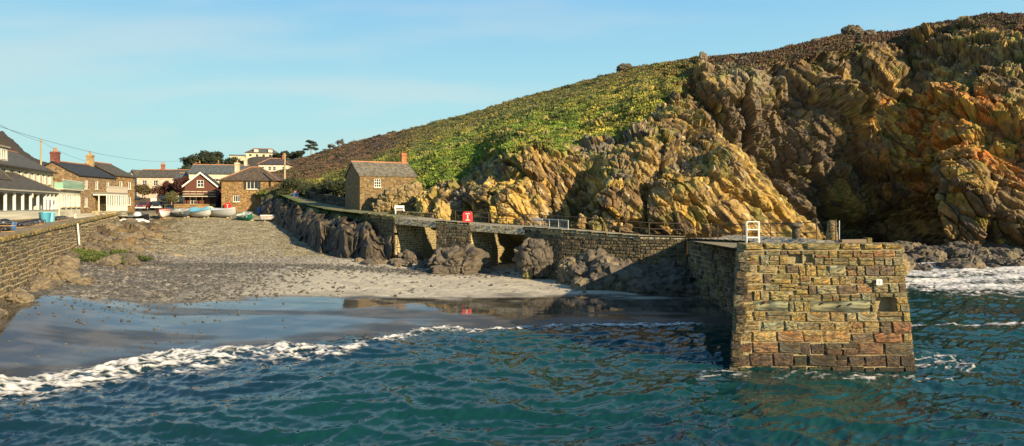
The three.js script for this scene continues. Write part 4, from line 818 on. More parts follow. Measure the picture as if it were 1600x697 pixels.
function hipRoof(g, L, D, H, peak, ridge, mat, z0 = 0, ov = 0.35, name = 'roof') {
  const a = -ov, b = L + ov, f = z0 + ov, k = z0 - D - ov, zr = z0 - D / 2, x0 = L / 2 - ridge / 2, x1 = L / 2 + ridge / 2, e = H + 0.02, r = H + peak;
  part(g, name, mergeGeometries([polyPrism([V(a, e, f), V(b, e, f), V(x1, r, zr), V(x0, r, zr)], 0.12), polyPrism([V(b, e, k), V(a, e, k), V(x0, r, zr), V(x1, r, zr)], 0.12), polyPrism([V(b, e, f), V(b, e, k), V(x1, r, zr)], 0.12), polyPrism([V(a, e, k), V(a, e, f), V(x0, r, zr)], 0.12)]), mat);
  for (const [p, q] of [[V(a, e, f), V(x0, r, zr)], [V(b, e, f), V(x1, r, zr)]]) part(g, 'hip_tiles', bar(p.clone().add(V(0, 0.03, 0)), q.clone().add(V(0, 0.03, 0)), 0.09), claypot);
  part(g, 'ridge_tiles', bar(V(x0, r + 0.03, zr), V(x1 + 0.01, r + 0.03, zr), 0.1), claypot);
}
function chimney(g, x, z, y0, y1, w, d, mat, pots = 2) {
  const m = part(g, 'chimney', mergeGeometries([bxg(w, y1 - y0, d, 0, (y1 - y0) / 2, 0), bxg(w + 0.14, 0.16, d + 0.14, 0, y1 - y0 - 0.2, 0)]), mat); m.position.set(x, y0, z);
  for (let k = 0; k < pots; k++) part(m, 'chimney_pot', new THREE.CylinderGeometry(0.11, 0.14, 0.5, 10).translate((k - (pots - 1) / 2) * 0.42, y1 - y0 + 0.25, 0), claypot);
}
const darkSlate = slate(0.055, 0.06, 0.075), midSlate = slate(0.16, 0.145, 0.12), brownSlate = slate(0.15, 0.125, 0.085), paleSlate = slate(0.30, 0.27, 0.21), greySlate = slate(0.17, 0.19, 0.20);
{ // white house with the long veranda
  const { g, L } = frameHouse([-43.7, 54], [-51.9, 76], 5.25);
  const a = -0.3, b = L + 0.3, e = 3.12, r = 5.15;        // veranda roof, hipped at both ends
  part(g, 'veranda_roof', mergeGeometries([polyPrism([V(a, e, 0.35), V(b, e, 0.35), V(b - 3.2, r, -3.36), V(a + 2.6, r, -3.36)], 0.12), polyPrism([V(b, e, 0.35), V(b, e, -3.36), V(b - 3.2, r, -3.36)], 0.12), polyPrism([V(a, e, -3.36), V(a, e, 0.35), V(a + 2.6, r, -3.36)], 0.12)]), brownSlate);
  part(g, 'wing_roof', mergeGeometries([polyPrism([V(3, 4.1, -1.3), V(13.5, 4.1, -1.3), V(10.5, 7.0, -3.36), V(5, 7.0, -3.36)], 0.12), polyPrism([V(13.5, 4.1, -1.3), V(14.6, 5.0, -3.36), V(10.5, 7.0, -3.36)], 0.12)]), brownSlate);
  for (const [p, q] of [[V(b, e + 0.03, 0.35), V(b - 3.2, r + 0.03, -3.36)], [V(13.5, 4.13, -1.3), V(10.5, 7.03, -3.36)]]) part(g, 'hip_tiles', bar(p, q, 0.08), render1(0.12, 0.10, 0.08));
  part(g, 'gutter', bxg(L + 0.7, 0.14, 0.12, L / 2, e - 0.1, 0.42), render1(0.5, 0.48, 0.4));
  part(g, 'fascia', bxg(L + 0.2, 0.22, 0.12, L / 2, e - 0.22, 0.12), whitePaint);
  for (let x = 0.3; x < L - 4; x += 2.35) part(g, 'post', bxg(0.2, 1.95, 0.2, x, 2.05, 0), whitePaint);
  for (let x = L - 3.2; x < L; x += 1.45) part(g, 'post', bxg(0.2, 1.95, 0.2, x, 2.05, 0), whitePaint);
  part(g, 'parapet', bxg(L + 0.3, 0.85, 0.3, L / 2, 0.66, 0), white1); part(g, 'parapet_cap', bxg(L + 0.4, 0.06, 0.4, L / 2, 1.11, 0), render1(0.35, 0.45, 0.45));
  part(g, 'plinth', bxg(L + 0.36, 0.9, 0.34, L / 2, -0.22, 0.03), rubbleWall([0.75, 0.7, 0.6]));
  part(g, 'veranda_floor', bxg(L, 0.12, 3.1, L / 2, 0.5, -1.8), concrete);
  const bw = [3, 7, 11, 14.2].map((x, i) => i % 2 ? { x, y: 1.6, w: 1.2, h: 2.2, door: render1(0.42, 0.36, 0.2) } : { x, y: 1.9, w: 1.3, h: 1.7 });
  wallsOf(g, L, 0.9, 3.1, 0, true, white1, bw, -2.4, 0.2);
  const bl = part(g, 'end_wall', bxg(3.0, 1.9, 0.2, L - 1.9, 2.05, -1.2), white1); part(bl, 'oval_window', new THREE.CylinderGeometry(0.55, 0.55, 0.06, 24).rotateX(Math.PI / 2).scale(1, 0.75, 1).translate(L - 1.9, 2.2, -1.07), render1(0.28, 0.40, 0.45));
  add(g, 'veranda_house', 'white single-storey front with a long columned veranda and brown slate roof', 'house');
}
{ // the taller house behind the veranda, with dormer and glass balcony
  const { g, L } = frameHouse([-46.9, 52.8], [-59.5, 86.5], 5.4), D = 8;
  const wins = [16, 18.4, 20.8, 23.2, 25.4, 27.6, 29.8, 32, 34.2].map(x => ({ x, y: 4.75, w: 1.35, h: 1.3, nx: 2, ny: 1 })).concat([{ f: 'left', x: 3.5, y: 4.2, w: 1, h: 1.2 }]);
  wallsOf(g, L, D, 5.75, 2.3, true, cream, wins); gableRoof(g, L, D, 5.75, 2.3, true, midSlate, 0, 0.3);
  part(g, 'gutter', bxg(L + 0.4, 0.16, 0.14, L / 2, 5.62, 0.38), render1(0.06, 0.05, 0.045));
  const dm = part(g, 'dormer', bxg(10, 1.9, 2.4, 17, 6.75, -1.95), render1(0.66, 0.66, 0.55)); part(dm, 'dormer_roof', bxg(10.4, 0.16, 2.8, 17, 7.78, -1.95), render1(0.42, 0.38, 0.3));
  for (const x of [13.2, 15.7, 18.2, 20.7]) windowAt(g, x, 6.95, -0.63, 1.5, 1.1, 0, { nx: 2, ny: 1, sill: false });
  const ext = part(g, 'extension', bxg(9.5, 3.9, 3.0, L - 4.8, 1.35, 1.52), white1); for (const x of [L - 8.4, L - 6, L - 3.6, L - 1.2]) windowAt(g, x, 2.0, 3.16, 1.5, 1.5, 0, { nx: 2, ny: 1 });
  const glassG = new THREE.MeshPhysicalMaterial({ color: col(0.45, 0.72, 0.6), roughness: 0.1, transmission: 0.55, thickness: 0 });
  part(ext, 'balcony_floor', bxg(9.8, 0.14, 3.4, L - 4.8, 3.38, 1.72), white1); part(ext, 'balcony_glass', bxg(9.6, 0.95, 0.05, L - 4.8, 3.95, 3.36), glassG); part(ext, 'balcony_rail', bxg(9.7, 0.07, 0.09, L - 4.8, 4.46, 3.36), whitePaint); part(ext, 'balcony_glass', bxg(0.05, 0.95, 3.2, L + 0.02, 3.95, 1.7), glassG);
  part(g, 'garden_wall', bxg(9.5, 0.9, 0.25, L - 4.8, -0.05, 4.6), white1);
  chimney(g, 4, -4, 7.2, 9.0, 0.9, 0.7, brickMat, 2);
  add(g, 'balcony_house', 'pale two-storey house with flat dormer and green glass balcony behind the veranda', 'house');
}
{ // stone house, dark slate roof, white glazed porch
  const { g, L } = frameHouse([-57.4, 88.5], [-58.6, 98.5], 5.75), D = 6.4;
  wallsOf(g, L, D, 5.1, 1.75, true, rubbleWall([1.0, 0.92, 0.85]), [{ x: 1.7, y: 3.9, w: 0.95, h: 1.25 }, { x: 1.7, y: 1.5, w: 0.95, h: 1.3 }, { x: 4.6, y: 3.9, w: 0.9, h: 1.2 }, { x: 7.8, y: 3.9, w: 0.9, h: 1.2 }, { f: 'left', x: 4.6, y: 3.7, w: 0.8, h: 1.1 }, { f: 'left', x: 4.4, y: 1.5, w: 0.8, h: 1.1 }]);
  gableRoof(g, L, D, 5.1, 1.75, true, darkSlate, 0, 0.25);
  chimney(g, 0.35, -3.2, 5.6, 8.2, 0.6, 0.95, render1(0.20, 0.065, 0.05), 2); chimney(g, L - 0.6, -3.2, 6.2, 8.5, 0.7, 0.8, render1(0.42, 0.30, 0.15), 1);
  const pf = []; for (let k = 0; k <= 9; k++) pf.push(bxg(0.11, 2.3, 0.11, 3.3 + k * 0.68, 1.45, 1.9)); pf.push(bxg(6.3, 0.2, 0.16, 6.36, 2.55, 1.9), bxg(6.3, 0.1, 0.13, 6.36, 1.0, 1.9), bxg(0.14, 0.2, 1.7, 3.26, 2.55, 1.0), bxg(0.1, 2.3, 0.1, 3.26, 1.45, 0.9));
  const porch = part(g, 'porch', mergeGeometries(pf), whitePaint); part(porch, 'porch_panel', bxg(6.2, 0.62, 0.08, 6.36, 0.6, 1.9), whitePaint); part(porch, 'porch_glass', bxg(6.1, 1.6, 0.02, 6.36, 1.75, 1.88), new THREE.MeshPhysicalMaterial({ color: col(0.8, 0.85, 0.8), roughness: 0.06, transmission: 0.8, thickness: 0 })); part(porch, 'porch_roof', bxg(6.6, 0.18, 2.1, 6.36, 2.75, 1.0), render1(0.3, 0.28, 0.25)); part(porch, 'porch_base', bxg(6.4, 0.8, 1.9, 6.36, -0.1, 0.98), concrete);
  const bal = []; for (let k = 0; k < 44; k++) bal.push(bxg(0.09, 0.85, 0.05, 3.3 + k * 0.142, 3.3, 1.95)); bal.push(bxg(6.3, 0.08, 0.1, 6.36, 3.74, 1.95));
  part(porch, 'balustrade', mergeGeometries(bal), render1(0.55, 0.5, 0.42));
  add(g, 'stone_house', 'brown stone house with dark slate roof and white glazed porch', 'house');
}
{ // tan end house
  const { g, L } = frameHouse([-58.9, 99.0], [-60.0, 106], 6.0), D = 7;
  wallsOf(g, L, D, 5.3, 1.9, true, rubbleWall([1.15, 0.95, 0.68], 0.22), [1.9, 5.1].flatMap(x => [{ x, y: 3.9, w: 1.4, h: 1.2, k: 1.6, ny: 1 }, { x, y: 1.5, w: 1.4, h: 1.35, k: 1.6, ny: 1 }]));
  gableRoof(g, L, D, 5.3, 1.9, true, brownSlate, 0, 0.25);
  add(g, 'end_house', 'tan stone house with four white windows at the end of the row', 'house');
}
{ // white bungalow with dark roof, far left of the slip head
  const { g, L } = frameHouse([-84.4, 150], [-73.8, 151], 8.6), D = 7;
  wallsOf(g, L, D, 4.6, 1.7, true, render1(0.66, 0.52, 0.4), [1.6, 4.0, 6.4, 9.0].map(x => ({ x, y: 3.2, w: 1.0, h: 1.2 }))); gableRoof(g, L, D, 4.6, 1.7, true, midSlate); chimney(g, 4.2, -3.5, 6, 7.6, 0.7, 0.6, brickMat, 2);
  add(g, 'cottage', 'pink-walled cottage with a long grey roof behind the red bushes', 'house');
  const q = frameHouse([-87.6, 152], [-84.7, 151], 8.6), g2 = q.g;
  wallsOf(g2, q.L, 6, 4.4, 1.8, false, white1, [{ x: 1.5, y: 2.4, w: 0.7, h: 0.9 }]); gableRoof(g2, q.L, 6, 4.4, 1.8, false, midSlate);
  add(g2, 'cottage', 'narrow white gabled cottage beside the end house', 'house');
}
{ // brown timber gable with veranda
  const { g, L } = frameHouse([-58.4, 119], [-53.5, 120.5], 6.3), D = 8;
  wallsOf(g, L, D, 4.2, 2.2, false, new THREE.MeshStandardMaterial({ color: col(0.11, 0.038, 0.022), roughness: 0.85, bumpMap: retex(slateMaps.bump, 0.5), bumpScale: 0.03 }), [{ x: 2.55, y: 4.4, w: 1.15, h: 1.3, k: 1.4 }, { x: 1.4, y: 1.3, w: 1.0, h: 1.2 }, { x: 3.7, y: 1.1, w: 0.9, h: 2.0, door: render1(0.3, 0.12, 0.06) }]);
  gableRoof(g, L, D, 4.2, 2.2, false, slate(0.10, 0.07, 0.05), 0, 0.4, 0.14, whitePaint);
  const dk = part(g, 'balcony', bxg(L + 0.2, 0.14, 1.5, L / 2, 2.1, 0.78), cream); for (let k = 0; k < 6; k++) part(dk, 'balcony_post', bxg(0.1, 3.4, 0.1, 0.1 + k * (L - 0.2) / 5, 1.5, 1.45), render1(0.12, 0.07, 0.04)); for (const y of [2.5, 2.95]) part(dk, 'balcony_rail', bxg(L + 0.2, 0.12, 0.06, L / 2, y, 1.46), cream);
  const st = part(g, 'base_wall', bxg(L + 1.6, 1.3, 0.5, L / 2 - 0.6, 0.1, 1.9), rubbleWall([0.9, 0.8, 0.6]));
  add(g, 'timber_house', 'dark brown timber house with white-edged gable above the boats', 'house');
}
{ // long white building
  const { g, L } = frameHouse([-66.4, 137], [-55.8, 139], 7.4), D = 8;
  wallsOf(g, L, D, 6.0, 1.9, true, render1(0.76, 0.70, 0.5), [{ x: 3, y: 4.6, w: 1.6, h: 0.7, nx: 3, ny: 1 }, { x: 5.8, y: 4.6, w: 2.6, h: 0.6, nx: 4, ny: 1 }, { x: 9.3, y: 2.9, w: 0.9, h: 1.1 }, { x: 8.4, y: 4.6, w: 0.8, h: 0.8 }]); gableRoof(g, L, D, 6.0, 1.9, true, greySlate); chimney(g, L - 0.5, -4, 7.2, 9.4, 0.6, 0.8, cream, 1);
  add(g, 'long_white_building', 'long white building with blue-grey slate roof behind the timber house', 'house');
  const q = frameHouse([-71.5, 141], [-66.8, 141], 7.6), g2 = q.g; wallsOf(g2, q.L, 6, 4.6, 1.5, true, cream, [{ x: 1.3, y: 3.2, w: 0.9, h: 1.0 }, { x: 3.4, y: 3.2, w: 0.9, h: 1.0 }]); gableRoof(g2, q.L, 6, 4.6, 1.5, true, greySlate);
  add(g2, 'cottage', 'small cream cottage with grey roof between the red bushes and the long white building', 'house');
}
{ // square stone house at the head of the slip
  const { g, L } = frameHouse([-49.9, 114.5], [-40.7, 115.5], 5.9), D = 8;
  const dark = render1(0.04, 0.04, 0.035);
  wallsOf(g, L, D, 5.2, 0, true, rubbleWall([1.12, 0.95, 0.7]), [{ x: 5.1, y: 4.35, w: 1.9, h: 1.35, nx: 3, ny: 1, shutter: dark, k: 1.4 }, { x: 2.5, y: 2.05, w: 1.15, h: 1.1, nx: 3, ny: 1, k: 1.3 }, { f: 'right', x: 3, y: 3.8, w: 1, h: 1.2 }]);
  hipRoof(g, L, D, 5.2, 2.5, 1.6, slate(0.17, 0.125, 0.085), 0, 0.4);
  chimney(g, 1.4, -4.2, 6, 8.5, 0.7, 0.7, cream, 1);
  const pl = part(g, 'buttress', bxg(2.0, 1.0, 0.7, 7.9, 0.2, 0.35), rubbleWall([0.9, 0.5, 0.35]));
  add(g, 'square_stone_house', 'square golden stone house with hipped lichened roof at the slip head', 'house');
}
{ // houses up the hill
  const { g, L } = frameHouse([-62.7, 165], [-55.7, 166], 14.3), D = 6.5;
  wallsOf(g, L, D, 2.6, 0, true, white1, [0.9, 2.6, 3.7, 5.9].map(x => ({ x, y: 1.6, w: 0.75, h: 0.9, nx: 1 }))); hipRoof(g, L, D, 2.6, 1.7, 3, slate(0.12, 0.10, 0.10), 0, 0.3); chimney(g, 5.4, -3, 3.6, 5.2, 0.6, 0.6, brickMat, 1);
  add(g, 'hill_house', 'small white house with hipped dark roof up the slope above the stone house', 'house');
  const q = frameHouse([-127, 318], [-113.2, 322], 29.2), g2 = q.g;
  wallsOf(g2, q.L, 12, 2.6, 0, true, render1(0.7, 0.63, 0.42), [2, 5, 8, 11, 13.5].map(x => ({ x, y: 1.4, w: 1.3, h: 1.1, nx: 1, ny: 1, sill: false }))); hipRoof(g2, q.L, 12, 2.6, 2.6, 8, greySlate, 0, 0.5);
  for (const x of [4.6, 11]) { const dmr = part(g2, 'dormer', bxg(1.9, 1.4, 2.2, x, 3.7, -1.6), white1); part(dmr, 'dormer_roof', bxg(2.3, 0.2, 2.6, x, 4.5, -1.6), greySlate); }
  part(g2, 'annexe', bxg(7, 2.6, 6, -3.6, -0.3, -3), cream); part(g2, 'annexe_roof', bxg(7.6, 0.5, 6.6, -3.6, 1.25, -3), greySlate);
  add(g2, 'hilltop_house', 'large cream house with two dormers on the far skyline', 'house');
}
{ // net store beside the path
  const { g, L } = frameHouse([-18.3, 80.2], [-12.0, 83.6], 6.2), D = 6.9;
  wallsOf(g, L, D, 4.25, 1.75, true, rubbleWall([0.8, 0.74, 0.6], 0.3), [{ x: 2.2, y: 3.35, w: 0.85, h: 1.05, nx: 3, ny: 3, k: 0.9 }]); gableRoof(g, L, D, 4.25, 1.75, true, paleSlate, 0, 0.15);
  chimney(g, L - 0.45, -3.6, 5.4, 7.4, 0.62, 0.62, render1(0.46, 0.17, 0.08), 0);
  add(g, 'net_store', 'old stone store with pale slate roof and red chimney against the hill', 'house');
}
// ---------------------------------------------------------------- poles and wires
const poleMat = render1(0.42, 0.34, 0.20);
function pole(p, h, r, label, arm) { const g = new THREE.Group(); g.position.copy(p); part(g, 'shaft', new THREE.CylinderGeometry(r * 0.75, r, h, 10).translate(0, h / 2, 0), poleMat); part(g, 'crossarm', bxg(arm, 0.12, 0.12, 0, h - 0.35, 0), poleMat); add(g, 'utility_pole', label, 'pole'); }
pole(Wd(-38.0, 111.5, 8.3), 7.2, 0.17, 'wooden pole beside the path above the square stone house', 0.5);
pole(Wd(-76.3, 108, 8.4), 9.2, 0.15, 'tall grey pole rising behind the balcony house', 0.4);
const wireMat = new THREE.MeshStandardMaterial({ color: col(0.10, 0.10, 0.10), roughness: 0.7 });
function wire(a, b, sag, label) { const m = a.clone().lerp(b, 0.5); m.y -= sag; add(new THREE.Mesh(new THREE.TubeGeometry(new THREE.QuadraticBezierCurve3(a, m, b), 40, 0.022, 5), wireMat), 'overhead_wire', label, 'wire'); }
wire(at(-60, 178, 62), at(283, 251, 150), 3.2, 'upper overhead wire sweeping from the left edge towards the pine trees');
wire(at(-40, 172, 80), at(65, 221, 108), 0.9, 'lower overhead wire running from the left edge to the grey pole');
wire(at(65, 221, 108), at(156, 256, 118), 1.2, 'overhead wire dropping from the grey pole to the tan chimney');
// ---------------------------------------------------------------- boats
function boat(o) {
  const { L, B, H } = o, g = new THREE.Group(), NS = 15, NP = 9, ring = (inset, lift) => {
    const R = [];
    for (let i = 0; i < NS; i++) {
      const t = i / (NS - 1), x = (t - 0.5) * L, full = Math.pow(Math.sin(Math.min(1, (1 - t) * 1.45 + (o.double ? 0 : 0.0)) * Math.PI / 2), 0.75) * (t < 0.25 ? lerp(o.stern ?? 0.82, 1, t / 0.25) : 1);
      const w = Math.max(0.012, B / 2 * full - inset), sheer = H * (1 + 0.28 * Math.pow(Math.max(0, t - 0.3) / 0.7, 2) + 0.06 * (1 - t)), keel = H * 0.55 * Math.pow(Math.max(0, t - 0.72) / 0.28, 2.2) + lift;
      const row = []; for (let k = 0; k < NP; k++) { const a = k / (NP - 1) * 2 - 1, s = Math.sign(a) * Math.pow(Math.abs(a), 0.62); row.push(V(x + (keel > lift ? 0 : 0), lerp(keel, sheer, Math.pow(Math.abs(a), 1.9)), s * w)); } R.push(row);
    } return R;
  };
  const skin = (R, rev) => { const P = [], I = []; R.forEach(r => r.forEach(p => P.push(p.x, p.y, p.z))); for (let i = 0; i < NS - 1; i++) for (let k = 0; k < NP - 1; k++) { const a = i * NP + k, b = a + NP; rev ? I.push(a, a + 1, b + 1, a, b + 1, b) : I.push(a, b + 1, a + 1, a, b, b + 1); } for (let k = 1; k < NP - 1; k++) rev ? I.push(0, k + 1, k) : I.push(0, k, k + 1); const q = geom(P, I); q.computeVertexNormals(); return q; };
  const out = ring(0, 0), inn = ring(0.06, 0.1), dm = m => { const c = m.clone(); c.side = THREE.DoubleSide; return c; };
  part(g, 'hull', skin(out, true), dm(o.hull)); part(g, 'interior', skin(inn, false), dm(o.inside || o.hull));
  const edge = side => new THREE.TubeGeometry(new THREE.CatmullRomCurve3(out.map(r => r[side])), 24, 0.05, 6);
  part(g, 'gunwale', mergeGeometries([edge(0), edge(NP - 1)]), o.trim);
  const tr = out[0]; part(g, 'transom', geom([...tr.flatMap(p => [p.x - 0.01, p.y, p.z])], Array.from({ length: NP - 2 }, (_, k) => [0, k + 1, k + 2]).flat()), dm(o.transom || o.hull));
  part(g, 'keel', bxg(L * 0.75, 0.09, 0.07, -L * 0.08, -0.03, 0), o.trim);
  if (o.cover) { const P = [], I = []; out.forEach((r, i) => { const a = r[0], b = r[NP - 1], t = i / (NS - 1); for (let k = 0; k < 7; k++) { const p = a.clone().lerp(b, k / 6); p.y += Math.sin(k / 6 * Math.PI) * (o.coverH ?? 0.22) * (0.7 + 0.3 * Math.sin(t * 9)) * (t > 0.97 ? 0 : 1) + 0.03; P.push(p.x, p.y, p.z * 1.02); } }); for (let i = 0; i < NS - 1; i++) for (let k = 0; k < 6; k++) { const a = i * 7 + k, b = a + 7; I.push(a, a + 1, b + 1, a, b + 1, b); } const q = geom(P, I); q.computeVertexNormals(); part(g, 'cover', q, dm(o.cover)); }
  else for (const t of [-0.22, 0.06, 0.26]) { const w = B * (t > 0.2 ? 0.7 : 0.86); part(g, 'thwart', bxg(0.22, 0.04, w, t * L, H * 0.72, 0), o.wood || o.trim); }
  if (o.stripe) { const st = mergeGeometries([0, NP - 1].map(k => new THREE.TubeGeometry(new THREE.CatmullRomCurve3(out.map(r => r[k].clone().lerp(r[k ? NP - 2 : 1], 0.35).add(V(0, 0, (k ? 1 : -1) * 0.02)))), 24, 0.06, 5))); part(g, 'stripe', st, o.stripe); }
  if (o.cabin) { const c = part(g, 'cabin', bxg(L * 0.22, 0.85, B * 0.62, L * 0.12, H + 0.35, 0), o.cabin); part(c, 'cabin_window', bxg(0.03, 0.35, B * 0.5, L * 0.12 + L * 0.11 + 0.01, H + 0.5, 0), glassMat); }
  if (o.motor) { const m = part(g, 'outboard_motor', mergeGeometries([new THREE.SphereGeometry(0.2, 10, 8).scale(0.8, 1.1, 0.7).translate(-L / 2 - 0.1, H + 0.25, 0), bxg(0.1, H + 0.2, 0.08, -L / 2 - 0.12, H * 0.4, 0)]), rustIron); }
  const keelblocks = o.prop !== false; if (keelblocks) for (const t of [-0.28, 0.2]) part(g, 'chock', bxg(0.2, 0.16, 0.9, t * L, -0.13, 0), poleMat);
  g.position.copy(o.at); g.rotation.set(o.roll ?? 0, o.turn, o.pitch ?? 0, 'YXZ');
  if (o.upside) { g.rotation.x += Math.PI; g.position.y += H; }
  add(g, o.name || 'rowing_boat', o.label, 'boat', 'boats drawn up at the slip head');
}
const paint = (r, g, b, k = 0.35) => new THREE.MeshStandardMaterial({ color: col(r, g, b), roughness: k });
const pw = paint(0.74, 0.73, 0.68), pr = paint(0.55, 0.05, 0.03), pb = paint(0.07, 0.30, 0.42), pg = paint(0.02, 0.27, 0.17), pk = paint(0.018, 0.02, 0.025), ps = paint(0.55, 0.56, 0.54), pwood = paint(0.28, 0.17, 0.07, 0.6), pgy = paint(0.16, 0.2, 0.23), plb = paint(0.20, 0.50, 0.62);
const gnd = (px, d, up = 0) => { const x = (px - 800) / F * d; return V(x, groundY(x, d) + up, -d); };
boat({ L: 4.8, B: 2.0, H: 1.05, hull: pw, inside: pw, trim: pr, stripe: pr, turn: -1.25, roll: 0.2, at: gnd(256, 103.5, 0.2), motor: false, label: 'white boat with a red stripe, bow towards the water, leftmost of the slip-head row' });
boat({ L: 5.2, B: 2.0, H: 0.95, hull: pgy, inside: ps, trim: pw, stripe: pw, turn: -0.7, roll: 0.22, at: gnd(286, 105, 0.2), label: 'dark grey open boat with white strakes between the red-striped and the blue boat' });
boat({ L: 5.6, B: 2.1, H: 0.95, hull: pw, inside: pb, trim: pb, cover: plb, coverH: 0.5, turn: -0.6, roll: 0.2, at: gnd(315, 104.5, 0.22), label: 'white boat under a turquoise blue cover in front of the timber house' });
boat({ L: 6.0, B: 2.1, H: 1.1, hull: ps, inside: ps, trim: pw, cover: pw, coverH: 0.12, turn: -0.5, roll: 0.12, at: gnd(349, 104.5, 0.22), label: 'long silver-grey boat lying before the square stone house' });
boat({ L: 4.0, B: 1.7, H: 0.95, hull: pg, inside: pw, trim: pw, stripe: pw, turn: -0.75, roll: 0.35, at: gnd(387, 101, 0.12), label: 'green and white boat heeled over at the right end of the row' });
boat({ L: 4.4, B: 1.8, H: 0.9, hull: pk, inside: pgy, trim: pk, turn: -0.45, roll: 0.25, at: gnd(219, 97.5, 0.15), label: 'black-hulled boat beside the end of the sea wall' });
boat({ L: 4.0, B: 1.15, H: 0.55, hull: pw, inside: pw, trim: pw, upside: true, prop: false, turn: 0.08, at: gnd(211, 94.5, 0.05), name: 'dinghy', label: 'upturned white dinghy lying below the black boat' });
boat({ L: 3.2, B: 1.3, H: 0.6, hull: pw, inside: ps, trim: pwood, turn: 0.2, roll: 0.2, at: gnd(424, 100, 0.25), name: 'dinghy', label: 'small pale dinghy at the foot of the dark rocks right of the slip' });
boat({ L: 3.8, B: 1.5, H: 0.7, hull: pw, inside: plb, trim: pb, turn: -0.9, roll: 0.2, at: gnd(272, 108.5, 0.2), label: 'small white boat with blue interior tucked behind the grey boat' });
boat({ L: 3.4, B: 1.4, H: 0.65, hull: plb, inside: pw, trim: pw, turn: -0.6, roll: 0.2, at: gnd(334, 109.5, 0.2), label: 'pale blue boat half hidden between the covered and the silver boat' });
{ // white float in the black boat
  const m = new THREE.Mesh(new THREE.SphereGeometry(0.5, 18, 12).scale(1, 0.9, 1), pw); m.position.copy(gnd(215, 97.2, 1.15)); add(m, 'mooring_float', 'big white mooring float lying in the black boat', 'float');
}
// ---------------------------------------------------------------- cars, hut, bins, pots
function car(p, turn, body, label) {
  const g = new THREE.Group(); g.position.copy(p); g.rotation.y = turn;
  const sh = new THREE.Shape(); sh.moveTo(-2, 0.3); sh.lineTo(2, 0.3); sh.quadraticCurveTo(2.08, 0.7, 1.95, 0.8); sh.lineTo(1.05, 0.92); sh.lineTo(0.5, 1.4); sh.lineTo(-1.3, 1.44); sh.lineTo(-1.85, 0.95); sh.lineTo(-2.03, 0.9); sh.closePath();
  part(g, 'body', new THREE.ExtrudeGeometry(sh, { depth: 1.5, bevelEnabled: true, bevelSize: 0.06, bevelThickness: 0.1, bevelSegments: 3 }).translate(0, 0, -0.75), body);
  const ws = part(g, 'windscreen', polyPrism([V(1.09, 0.95, 0.68), V(1.09, 0.95, -0.68), V(0.58, 1.38, -0.6), V(0.58, 1.38, 0.6)], 0.02), glassMat); ws.position.set(0.06, 0.03, 0);
  for (const s of [-1, 1]) { part(g, 'side_window', bxg(1.7, 0.34, 0.02, -0.35, 1.16, s * 0.86), glassMat); part(g, 'headlight', new THREE.SphereGeometry(0.13, 10, 8).scale(0.5, 0.8, 1.2).translate(2.02, 0.68, s * 0.6), pw); }
  part(g, 'bumper', bxg(0.14, 0.2, 1.7, 2.06, 0.42, 0), pw);
  for (const x of [-1.25, 1.3]) for (const s of [-1, 1]) { const w = part(g, 'wheel', new THREE.CylinderGeometry(0.31, 0.31, 0.2, 16).rotateX(Math.PI / 2).translate(x, 0.3, s * 0.78), pk); part(w, 'rim', new THREE.CylinderGeometry(0.18, 0.18, 0.22, 12).rotateX(Math.PI / 2).translate(x, 0.3, s * 0.78), ps); }
  add(g, 'parked_car', label, 'car');
}
const cg = (px, d) => { const x = (px - 800) / F * d; return V(x, Math.max(villageY(x, d), groundY(x, d)) + 0.02, -d); };
car(cg(227, 118), -1.45, paint(0.14, 0.03, 0.03, 0.25), 'dark red car parked nose-out beyond the end house');
car(cg(246, 119), -1.2, paint(0.02, 0.02, 0.025, 0.25), 'black car parked behind the red-striped boat');
{ const g = new THREE.Group(); g.position.copy(gnd(320.5, 107.5)); const s = render1(0.72, 0.66, 0.42);
  wallsOf(g, 1.1, 1.0, 1.1, 0.35, false, s, [{ x: 0.55, y: 0.55, w: 0.4, h: 0.9, door: s }], 0, 0.08); gableRoof(g, 1.1, 1.0, 1.1, 0.35, false, s, 0, 0.06, 0.05); add(g, 'small_hut', 'tiny cream gabled hut between the blue-covered and silver boats', 'hut'); }
lifebuoy(Wd(-48.6, 114.1, 5.9), 0, 1.15, 'red lifebuoy housing against the wall of the square stone house');
{ const x = (240 - 800) / F * 124; const g = new THREE.Group(); g.position.copy(cg(240, 124)); part(g, 'door_panel', bxg(0.9, 1.7, 0.5, 0, 0.85, 0), whitePaint); part(g, 'top', bxg(1.0, 0.08, 0.6, 0, 1.74, 0), ps); add(g, 'white_cabinet', 'upright white cabinet standing behind the black car', 'cabinet'); }
const prom = (px, d) => { const x = (px - 800) / F * d, s = sws(x, d); return V(x, swTop(s) - 0.28 + Math.max(0, -swq(x, d)) * 0.012, -d); };
function bin(p, w, h, m, lidm, turn, label) { const g = new THREE.Group(); g.position.copy(p); g.rotation.y = turn; part(g, 'tub', new THREE.CylinderGeometry(w * 0.72, w * 0.6, h, 4, 1).rotateY(Math.PI / 4).translate(0, h / 2, 0), m); part(g, 'lid', bxg(w * 1.1, 0.08, w * 1.1, 0, h + 0.04, 0), lidm); for (const s of [-1, 1]) part(g, 'grip', bxg(0.05, 0.06, w * 0.5, s * w * 0.56, h * 0.85, 0), m); add(g, 'plastic_bin', label, 'bin'); }
bin(prom(70, 66), 0.75, 0.95, pb, plb, 1.1, 'large teal plastic bin with pale lid in front of the veranda');
bin(prom(78.5, 67.5), 0.6, 0.9, plb, plb, 1.15, 'narrower pale blue bin right of the teal one');
bin(prom(17, 51), 0.55, 0.5, paint(0.03, 0.16, 0.42), paint(0.04, 0.2, 0.5), 0.9, 'low bright blue tub near the left edge of the promenade');
bin(gnd(406, 110, 0.3), 0.7, 0.75, paint(0.05, 0.17, 0.5), paint(0.05, 0.2, 0.55), 0.1, 'blue bin beside the right corner of the square stone house');
